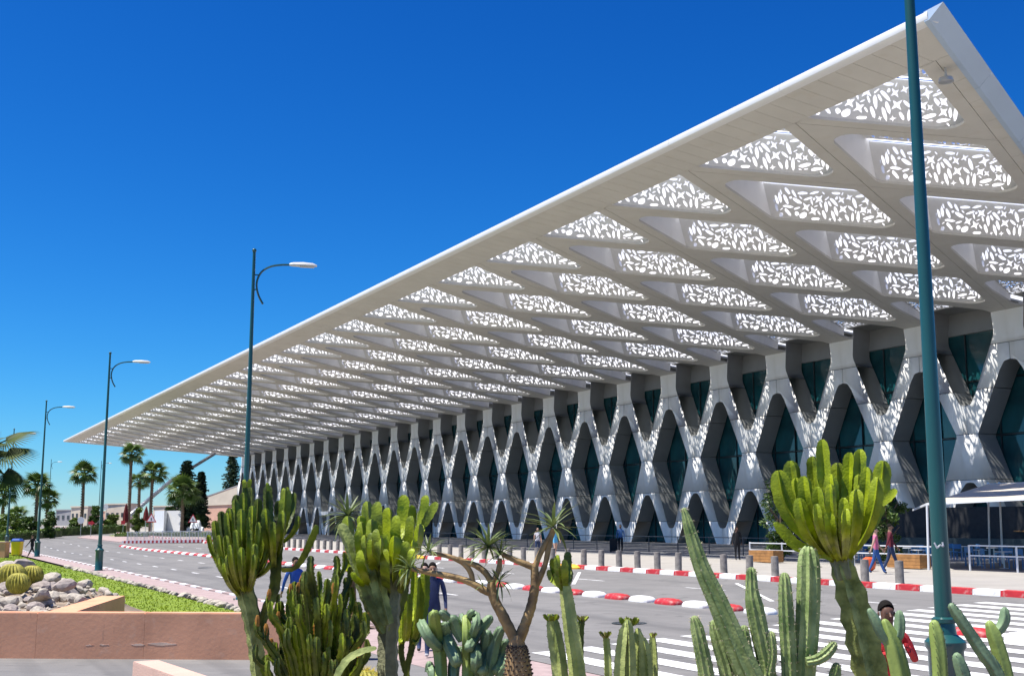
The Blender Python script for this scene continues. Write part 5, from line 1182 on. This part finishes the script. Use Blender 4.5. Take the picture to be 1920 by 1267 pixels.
# foliage helpers
def leaf_cloud(mb, c, r, n, size, q, sq=(1, 1, 1), flat=.0, shell=.5):
    for _ in range(n):
        d = Vector((q.gauss(0, 1), q.gauss(0, 1), q.gauss(0, 1))).normalized() * (shell + (1 - shell) * q.random()) ; p_ = c + Vector((d.x * r * sq[0], d.y * r * sq[1], d.z * r * sq[2]))
        a_ = Vector((q.uniform(-1, 1), q.uniform(-1, 1), q.uniform(-.6, .6))).normalized(); b_ = a_.orthogonal().normalized(); b_.rotate(Matrix.Rotation(q.uniform(0, 3), 3, a_)); s1 = size * q.uniform(.6, 1.3)
        mb.add([p_ - a_ * s1, p_ + b_ * s1 * .45, p_ + a_ * s1, p_ - b_ * s1 * .45], [(0, 1, 2, 3)])
def broad_tree(loc, h, r, label, m_=M_LEAFD, seed=1, cat='tree', clumps=16, leaf=.11, n=150, name='leafy_tree', trunk=True, sq=1.0, low=.35):
    q = random.Random(seed); t = thing(name, label, cat, loc)
    if trunk:
        mb = MB(); mb.tube([(0, 0, 0), (q.uniform(-.1, .1), q.uniform(-.1, .1), h * .35), (q.uniform(-.2, .2), q.uniform(-.2, .2), h * .7)], [.05 * h * .4, .03 * h * .5, .012 * h], 8)
        for k in range(6): a_ = k * 1.1; mb.tube([(0, 0, h * (.3 + .05 * k)), (math.cos(a_) * r * .6, math.sin(a_) * r * .6, h * (.5 + .06 * k))], [.018 * h * .6, .006 * h], 5)
        lpart('trunk', mb, M_TRUNK, t, True)
    mb = MB()
    for k in range(clumps):
        z = h * (low + (1 - low) * q.random()) ; a_ = q.uniform(0, 6.28); e = math.sqrt(max(0, 1 - ((z / h - (1 + low) / 2) / ((1 - low) / 2 + .02)) ** 2)); rr_ = r * e * math.sqrt(q.random()) * .8
        leaf_cloud(mb, Vector((math.cos(a_) * rr_, math.sin(a_) * rr_, z)), r * q.uniform(.24, .42), n, leaf, q, (1, 1, .8 * sq))
    lpart('crown', mb, m_, t); return t
broad_tree(W(49.3, 41.5, .57), 4.3, 1.25, 'dark leafy tree on the terrace left of the big candelabra cactus', seed=4, clumps=34, leaf=.09, n=130, low=.12)
broad_tree(W(41.6, 41.3, .57), 3.6, 1.0, 'dark leafy tree behind the two strolling men', seed=9, clumps=26, leaf=.09, n=120, low=.1)
broad_tree(W(36.0, 64, .57), 7.2, 1.9, 'dark tree behind the cafe tent at the right edge', seed=14, clumps=22, leaf=.13, n=120, low=.2)

# ------------------------------------------------------------------ far left: palms, conifers, hedges, signs, houses
def fan_leaf(L_, m_):
    mb = MB(); n = 13
    mb.bar((0, 0, 0), (L_ * .5, 0, L_ * .04), .03)
    for k in range(n):
        a_ = rad(-78 + 156 * k / (n - 1)); d = Vector((math.cos(a_), math.sin(a_), 0)); b_ = Vector((L_ * .42, 0, L_ * .04)); e = L_ * .58 * (1 - .15 * abs(a_)); w_ = Vector((-d.y, d.x, 0)) * L_ * .045
        mb.add([b_, b_ + d * e * .55 + w_ + Vector((0, 0, -.04 * L_)), b_ + d * e + Vector((0, 0, -.30 * L_)), b_ + d * e * .55 - w_ + Vector((0, 0, -.04 * L_))], [(0, 1, 2, 3)])
    return mb.mesh('leaf', m_, False)
FAN = fan_leaf(1.0, M_PALM)
def palm(u, v_top, Y, rpx, label, n=34, trunk_r=.22, base=None):
    n = int(n * .72); p = gnd(u, Y) if base is None else base; top = at(u, v_top, Y); r = rpx * Y / FPX * 1.15; h = top.z - p.z
    t = thing('palm_tree', label, 'palm tree', p); mb = MB(); hh = h - r * .55
    pts = [(0, 0, 0), (rnd.uniform(-.1, .1), 0, hh * .5), (0, 0, hh)]; mb.tube(pts, [trunk_r * 1.25, trunk_r, trunk_r * .9], 9)
    z = .3
    while z < hh: mb.lathe([(trunk_r * 1.12, z), (trunk_r * 1.2, z + .12), (trunk_r * .9, z + .2)], (0, 0, 0), 9); z += .38
    lpart('trunk', mb, M_PTRUNK, t)
    for k in range(n):
        az = k * 2.399 + rnd.uniform(-.15, .15); el = rad(80) - (k / n) * rad(118); d = Vector((math.cos(az) * math.cos(el), math.sin(az) * math.cos(el), math.sin(el)))
        qm = d.to_track_quat('X', 'Z').to_matrix().to_4x4(); link('leaf', FAN, t, M=Matrix.Translation((0, 0, hh)) @ qm @ Matrix.Rotation(rnd.uniform(-.4, .4), 4, 'X') @ Matrix.Scale(r * rnd.uniform(.95, 1.3), 4))
    return t
palm(152, 874, 175, 25, 'lone palm with a bare brown trunk standing by the road bend', 34)
palm(240, 840, 178, 22, 'tallest slim palm with a high crown near the canopy tip', 32)
palm(258, 893, 190, 18, 'short palm squeezed between the two taller ones', 28)
palm(282, 874, 178, 25, 'palm with a wide crown right of the tallest palm', 32)
palm(341, 905, 172, 30, 'bushy palm in front of the dark conifer and white hoarding', 40)
palm(66, 896, 168, 26, 'shaggy palm just left of the second lamp post', 40)
palm(86, 925, 172, 22, 'dark low palm right of the shaggy one behind the lamp post', 34)
palm(4, 912, 160, 26, 'palm crown at the far left edge above the hedge', 34)
palm(31, 955, 165, 18, 'stubby palm over the hedge at the left', 30)
# near palm whose fronds enter at the left edge
np_ = thing('palm_tree', 'near palm whose dark fan fronds enter at the left edge', 'palm tree', gnd(-62, 40)); tp = at(-62, 838, 40); hz = tp.z - np_.location.z
mb = MB(); mb.tube([(0, 0, 0), (0, 0, hz * .5), (0, 0, hz - .3)], [.26, .22, .2], 10); lpart('trunk', mb, M_PTRUNK, np_)
def big_frond():
    mb = MB(); mb.bar((0, 0, 0), (1.1, 0, .05), .035); n = 27
    for k in range(n):
        a_ = rad(-95 + 190 * k / (n - 1)); d = Vector((math.cos(a_), math.sin(a_), 0)); b_ = Vector((1.05, 0, .05)); e = 1.0 * (1 - .12 * abs(a_)); w_ = Vector((-d.y, d.x, 0)) * .024
        mb.add([b_, b_ + d * e * .5 + w_, b_ + d * e + Vector((0, 0, -.22)), b_ + d * e * .5 - w_ + Vector((0, 0, -.02))], [(0, 1, 2, 3)])
    return mb.mesh('leaf', M_PALM, False)
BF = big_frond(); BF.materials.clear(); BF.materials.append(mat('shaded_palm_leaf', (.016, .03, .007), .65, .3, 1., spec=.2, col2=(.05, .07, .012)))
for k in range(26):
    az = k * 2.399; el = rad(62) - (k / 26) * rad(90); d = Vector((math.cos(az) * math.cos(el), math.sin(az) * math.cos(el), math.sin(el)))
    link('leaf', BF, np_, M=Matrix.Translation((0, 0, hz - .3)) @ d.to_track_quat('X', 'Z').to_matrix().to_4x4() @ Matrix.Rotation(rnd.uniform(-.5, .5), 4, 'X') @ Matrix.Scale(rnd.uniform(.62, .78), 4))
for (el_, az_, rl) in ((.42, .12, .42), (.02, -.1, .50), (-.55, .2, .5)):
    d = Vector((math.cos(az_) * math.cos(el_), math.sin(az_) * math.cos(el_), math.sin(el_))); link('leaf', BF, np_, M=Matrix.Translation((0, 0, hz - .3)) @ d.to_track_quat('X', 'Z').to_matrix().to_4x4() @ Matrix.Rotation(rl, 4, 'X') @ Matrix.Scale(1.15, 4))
def conifer(u, v_top, Y, wpx, label, seed, base=None):
    q = random.Random(seed); p = gnd(u, Y); h = at(u, v_top, Y).z - p.z; R_ = wpx * Y / FPX; t = thing('conifer_tree', label, 'tree', p)
    mb = MB(); mb.tube([(0, 0, 0), (0, 0, h * .6), (0, 0, h * .97)], [.28, .16, .04], 8); lpart('trunk', mb, M_TRUNK, t); mb = MB()
    z = h * .10
    while z < h * .97:
        rr_ = R_ * (1 - z / h) ** .75 * q.uniform(.75, 1.1) + .15
        for k in range(14):
            a_ = q.uniform(0, 6.28); e = rr_ * q.uniform(.7, 1.15)
            for j in range(5):
                f = (j + .6) / 5; leaf_cloud(mb, Vector((math.cos(a_) * e * f, math.sin(a_) * e * f, z - .12 * e * f + q.uniform(-.1, .1))), .42, 10, .26, q, (1, 1, .55))
        z += min(h * .045, .55)
    lpart('crown', mb, M_CONIF, t); return t
conifer(347, 858, 215, 42, 'dark pointed conifer behind the white hoarding', 3)
conifer(374, 882, 222, 20, 'smaller dark conifer at the right shoulder of the pointed one', 5)
conifer(432, 828, 400, 34, 'tall dark conifer behind the pink wing next to the terminal end', 8)
def bush(u, v_top, Y, wpx, label, m_, seed, name='bush'):
    p = gnd(u, Y); h = at(u, v_top, Y).z - p.z; r = wpx * Y / FPX
    broad_tree(p, h, r, label, m_, seed, 'bush', 26, .22, 60, name, False, 1.0, .08)
bush(95, 962, 150, 17, 'dark rounded bush right of the lamp post by the road', M_LEAFD, 31); bush(138, 972, 165, 15, 'yellow green bush before the far houses', M_HEDGE, 32); bush(178, 950, 170, 12, 'grey green bush left of the tall lamp pole', M_LEAFD, 33)
bush(210, 965, 175, 16, 'bright bush behind the red and white island kerb', M_HEDGE, 34); bush(258, 955, 172, 14, 'round bright green bush between the closed red parasols', M_HEDGE, 35); bush(20, 965, 150, 26, 'green shrubs under the palms at the left edge', M_HEDGE, 36); bush(55, 972, 152, 22, 'low dark shrub beneath the shaggy palm', M_LEAFD, 37)
bush(318, 950, 205, 14, 'soft grey green shrub above the white hoarding', M_LEAFD, 38); bush(372, 965, 200, 14, 'shrub beside the tarpaulin next to the pink wing', M_LEAFD, 39)
def hedge(u0, u1, Y0, Y1, h, d, label, m_, seed, dens=420):
    q = random.Random(seed); a_, b_ = gnd(u0, Y0), gnd(u1, Y1); t = thing('hedge', label, 'hedge', a_); mb = MB(); L_ = (b_ - a_).length
    for k in range(int(L_ * dens / 6)):
        f = q.random(); c = (b_ - a_) * f; x_ = Vector((q.uniform(-d, d), q.uniform(-d, d), q.uniform(0.02, 1) ** .6 * h)); leaf_cloud(mb, c + x_, .12, 2, .12, q)
    lpart('foliage', mb, m_, t)
    mb = MB(); n_ = Vector((-(b_ - a_).y, (b_ - a_).x, 0)).normalized() * d * .8; mb.add([n_ * -1, b_ - a_ - n_, b_ - a_ + n_, n_, -n_ + Vector((0, 0, h * .85)), b_ - a_ - n_ + Vector((0, 0, h * .85)), b_ - a_ + n_ + Vector((0, 0, h * .85)), n_ + Vector((0, 0, h * .85))], [(0, 1, 5, 4), (1, 2, 6, 5), (2, 3, 7, 6), (3, 0, 4, 7), (4, 5, 6, 7)]); lpart('core', mb, M_LEAFD, t)
hedge(0, 112, 140, 158, 1.0, .5, 'low clipped hedge along the far road edge at the left', M_HEDGE, 41)
hedge(100, 232, 160, 172, 1.2, .6, 'dark hedge beyond the road bend', M_LEAFD, 42)
hedge(222, 402, 150, 146, .55, .8, 'yellow green clipped hedge in front of the white hoarding', M_HEDGE, 43)
mb = MB(); a_, b_ = gnd(226, 146, .03), gnd(410, 140, .03); c_, d_ = gnd(410, 150, .03), gnd(205, 160, .03); mb.add([a_, b_, c_, d_], [(0, 1, 2, 3)]); struct('grass_strip', mb, M_LAWN)
# traffic island paving and its kerb stones
mb = MB(); isl = [gnd(146, 150, .10), gnd(236, 126, .10), gnd(400, 122, .10), gnd(415, 138, .10), gnd(230, 150, .10), gnd(165, 158, .10)]; mb.add(isl + [q - Vector((0, 0, .12)) for q in isl], [tuple(range(6))] + [(i, (i + 1) % 6, 6 + (i + 1) % 6, 6 + i) for i in range(6)]); struct('traffic_island', mb, M_PINKPAVE)
ik = tag(link('island_kerb', None), kind='structure')
for i in range(44):
    q = isl[1].lerp(isl[2], i / 43.); mb = MB(); mb.box(q.x - .17, q.y - .5, q.z - .12, q.x + .17, q.y - .1, q.z + .14); link('kerb_stone', mb.mesh('kerb_stone', M_RPAINT if i % 2 else M_KWHITE), ik)
# barrier fence on the island
bf = thing('barrier_fence', 'grey metal barrier fence of thin bars on the traffic island', 'fence', gnd(240, 128)); A_, B2_ = gnd(240, 128, .1), gnd(402, 124, .1); n_ = 58
for zz in (.1, 1.0): mb = MB(); mb.bar(A_ + Vector((0, 0, zz)), B2_ + Vector((0, 0, zz)), .05); wpart('rail', mb, M_STEEL, bf)
for i in range(n_ + 1): q = A_.lerp(B2_, i / n_); mb = MB(); mb.bar(q + Vector((0, 0, .0)), q + Vector((0, 0, 1.0 + (.08 if i % 6 == 0 else 0))), .05 if i % 6 else .08); wpart('bar' if i % 6 else 'post', mb, M_STEEL, bf)
# white hoarding and grey tarpaulin
hb = thing('hoarding', 'white box like hoarding with pale panels beyond the hedge', 'hoarding', gnd(292, 176)); a_ = gnd(290, 176)
for (u0, u1, m_) in ((289, 307, M_TARP), (307.4, 339, M_SIGNW)):
    q0, q1 = gnd(u0, 176), gnd(u1, 174); mb = MB(); zt = at(300, 957, 176).z; mb.add([q0, q1, q1 + Vector((0, 1.5, 0)), q0 + Vector((0, 1.5, 0)), *(Vector((q.x, q.y, zt)) for q in (q0, q1, q1 + Vector((0, 1.5, 0)), q0 + Vector((0, 1.5, 0))))], [(0, 1, 5, 4), (1, 2, 6, 5), (2, 3, 7, 6), (3, 0, 4, 7), (4, 5, 6, 7)]); wpart('panel', mb, m_, hb)
tp_ = thing('tarpaulin', 'pale crumpled tarpaulin heap right of the white hoarding', 'tarpaulin', gnd(365, 175)); q = random.Random(2); mb = MB(); vs_ = []
for i in range(9):
    for j in range(5): vs_.append(tp_.location + Vector((-1.1 + i * .28, j * .3, (1.9 if 1 < i < 7 else .9) * math.sin(math.pi * (j + .6) / 5.2) * q.uniform(.8, 1.1))))
mb.add(vs_, [(i * 5 + j, (i + 1) * 5 + j, (i + 1) * 5 + j + 1, i * 5 + j + 1) for i in range(8) for j in range(4)]); wpart('sheet', mb, M_TARP, tp_)
def sign(u, v, Y, kind, label):
    p = gnd(u, Y); c = at(u, v, Y); t = thing('road_sign', label, 'road sign', p); mb = MB(); mb.tube([p, Vector((p.x, p.y, c.z))], .035, 8); wpart('post', mb, M_STEEL, t)
    r = .45
    def plate_(pts, y0, y1, m_, nm):
        mb2 = MB(); n = len(pts); mb2.add([c + Vector((x, y0, z)) for x, z in pts] + [c + Vector((x, y1, z)) for x, z in pts], [tuple(range(n)), tuple(range(2 * n - 1, n - 1, -1))] + [(i, (i + 1) % n, n + (i + 1) % n, n + i) for i in range(n)]); wpart(nm, mb2, m_, t)
    if kind == 'tri':
        f = lambda k: [(-.62 * k, -.42 * k), (.62 * k, -.42 * k), (0, .66 * k)]; plate_(f(1), -.06, -.04, M_REDS, 'border'); plate_(f(.74), -.075, -.062, M_SIGNW, 'face'); plate_([(-.06, -.2), (.06, -.2), (.06, .12), (-.06, .12)], -.085, -.077, M_DSTEEL, 'symbol')
    elif kind == 'round': plate_([(math.cos(a) * r, math.sin(a) * r) for a in [k * math.pi / 10 for k in range(20)]], -.06, -.04, M_SIGNW, 'face')
    elif kind == 'arrow': plate_([(-.36, -.18), (.05, -.18), (.05, -.34), (.46, 0), (.05, .34), (.05, .18), (-.36, .18)], -.06, -.04, M_REDS, 'face')
    else: plate_([(-.26, -.24), (.26, -.24), (.26, .24), (-.26, .24)], -.06, -.04, M_REDS, 'face')
    return t
sign(284, 972, 140, 'tri', 'white triangular road sign with red edge before the hedge'); sign(152, 975, 158, 'round', 'small white round road sign at the foot of the lone palm'); sign(171, 980, 152, 'arrow', 'red arrow shaped sign by the road bend'); sign(231, 979, 155, 'rect', 'small red sign near the tallest palm'); sign(198, 950, 190, 'round', 'white round sign on a pole behind the tall lamp post'); sign(362, 973, 150, 'tri', 'pale triangular sign in front of the tarpaulin')
def parasol(u, v0, v1, Y, label):
    p = gnd(u, Y); zt = at(u, v0, Y).z; zb = at(u, v1, Y).z; t = thing('parasol', label, 'parasol', p); mb = MB(); mb.tube([p, Vector((p.x, p.y, zt))], .04, 8); wpart('pole', mb, M_STEEL, t)
    mb = MB(); r = .42; pts = [(.12, zb), (r, zb + .25), (r * .85, (zb + zt) / 2), (r * .4, zt - .4), (.03, zt)]
    vs_ = []; 
    for q, z in pts:
        for k in range(12): a = k * math.pi / 6; e = q * (1 if k % 2 else .7); vs_.append((p.x + e * math.cos(a), p.y + e * math.sin(a), z))
    mb.add(vs_, [(i * 12 + k, i * 12 + (k + 1) % 12, (i + 1) * 12 + (k + 1) % 12, (i + 1) * 12 + k) for i in range(4) for k in range(12)]); wpart('folded_canopy', mb, M_PARASOL, t)
parasol(235, 943, 980, 172, 'closed dark red parasol at the foot of the tallest palm'); parasol(273, 948, 976, 170, 'closed red parasol left of the white hoarding')
# pink wing at the end of the terminal, slanting beam, far houses
def house(name, label, cat, u0, u1, v_top, Y, m_, wins=0, depth=8, slope=None, turn=.9):
    Y2 = Y - (u1 - u0) * Y / FPX * turn; q0, q1 = gnd(u0, Y, -.2), gnd(u1, Y2, -.2); q1.z = q0.z; z0, z1 = at(u0, v_top, Y).z, at(u1, slope if slope else v_top, Y2).z; z1 = z1 if slope else z0; t = thing(name, label, cat, q0); mb = MB(); dv = Vector((0, depth, 0))
    mb.add([q0, q1, q1 + dv, q0 + dv, Vector((q0.x, q0.y, z0)), Vector((q1.x, q1.y, z1)), Vector((q1.x, q1.y + depth, z1)), Vector((q0.x, q0.y + depth, z0))], [(0, 1, 5, 4), (1, 2, 6, 5), (2, 3, 7, 6), (3, 0, 4, 7), (4, 5, 6, 7)]); wpart('wall', mb, m_, t)
    mb = MB(); o_ = Vector((0, -.25, 0)); up = Vector((0, 0, .35)); a_, b_ = Vector((q0.x - .2, q0.y, z0 + .01)) + o_, Vector((q1.x + .2, q1.y, z1 + .01)) + o_; mb.add([a_, b_, b_ + dv + dv * .05, a_ + dv + dv * .05, a_ + up, b_ + up, b_ + dv + dv * .05 + up, a_ + dv + dv * .05 + up], [(0, 1, 5, 4), (1, 2, 6, 5), (2, 3, 7, 6), (3, 0, 4, 7), (4, 5, 6, 7), (3, 2, 1, 0)]); wpart('roof', mb, M_GREYB if slope else m_, t)
    for i in range(wins):
        f = (i + .5) / wins; c = q0.lerp(q1, f); zc = q0.z + (min(z0, z1) - q0.z) * .6; wd = (q1.x - q0.x) / wins * .28; tq_ = (q1 - q0).normalized(); mb = MB(); mb.bar(c - tq_ * wd + Vector((0, 0, zc - c.z)), c + tq_ * wd + Vector((0, 0, zc - c.z)), .2, 1.2); fw = wpart('window', mb, M_GREYB, t); mb = MB(); mb.bar(c - tq_ * wd * .85 + Vector((0, 0, zc - c.z)), c + tq_ * wd * .85 + Vector((0, 0, zc - c.z)), .26, 1.04); wpart('pane', mb, M_FARGLASS, fw)
    return t
hw = house('pink_wing', 'low pink wing with slanting roof at the far end of the terminal', 'building', 374, 452, 936, 335, M_PINKB, 0, 14, slope=908)
Y2 = 335 - 78 * 335 / FPX * .9; q0, q1 = gnd(374, 334.6), gnd(452, Y2 - .4); z0, z1 = at(374, 937, 335).z, at(452, 909, Y2).z; mb = MB(); e = Vector((0, .2, 0)); zb = at(374, 946, 335).z
mb.add([Vector((q0.x, q0.y, zb - .3)), Vector((q1.x, q1.y, zb)), Vector((q1.x, q1.y, z1)), Vector((q0.x, q0.y, z0)), Vector((q0.x, q0.y, zb - .3)) + e, Vector((q1.x, q1.y, zb)) + e, Vector((q1.x, q1.y, z1)) + e, Vector((q0.x, q0.y, z0)) + e], [(0, 1, 2, 3), (0, 4, 5, 1), (3, 2, 6, 7), (1, 5, 6, 2), (0, 3, 7, 4)]); wpart('upper_band', mb, M_BEIGEB, hw)
sb = thing('slanting_beam', 'long white slanting beam rising behind the palms to the canopy', 'beam', gnd(243, 250)); mb = MB(); mb.bar(at(243, 966, 250), at(322, 900, 258), .7, .62); wpart('beam_section', mb, M_WHITE, sb); mb = MB(); mb.bar(at(322.3, 899.8, 258.03), at(403, 850, 268), .6, .5); wpart('beam_section', mb, M_GREYB, sb)
house('far_house', 'low cream house behind the lone palm', 'house', 132, 163, 951, 330, M_BEIGEB, 4); house('far_house', 'dark boxy house left of the cream one', 'house', 104, 132, 957, 350, M_GREYB, 3); house('far_house', 'long beige house behind the tall lamp pole', 'house', 196, 243, 946, 340, M_BEIGEB, 5); house('far_house', 'wide low beige building above the white hoarding', 'building', 286, 345, 950, 360, M_BEIGEB, 6)
house('far_house', 'faint low house between cream house and lamp pole', 'house', 163, 196, 960, 380, M_PINKB, 4)
hl = [gnd(u, 900, -1) for u in (-300, 60, 180, 330, 480, 900)]
mb = MB(); q = random.Random(8)
for k in range(2600):
    f = q.random(); i = min(4, int(f * 5)); p = hl[i].lerp(hl[i + 1], f * 5 - i); leaf_cloud(mb, p + Vector((q.uniform(-8, 8), q.uniform(-15, 15), q.uniform(0, 7) * (.5 + .5 * math.sin(f * 60) ** 2))), 1.4, 3, 1.1, q)
o = link('far_trees', mb.mesh('far_trees', M_LEAFD, False)); o['kind'] = 'stuff'
# cars parked far by the island, two pixels high in the photo, are left out; tree planting bed beyond the road
mb = MB(); a_, b_, c_, d_ = gnd(-40, 118, .05), gnd(84, 165, .05), gnd(84, 215, .05), gnd(-200, 215, .05); mb.add([a_, b_, c_, d_], [(0, 1, 2, 3)]); struct('planting_bed', mb, M_LAWN)
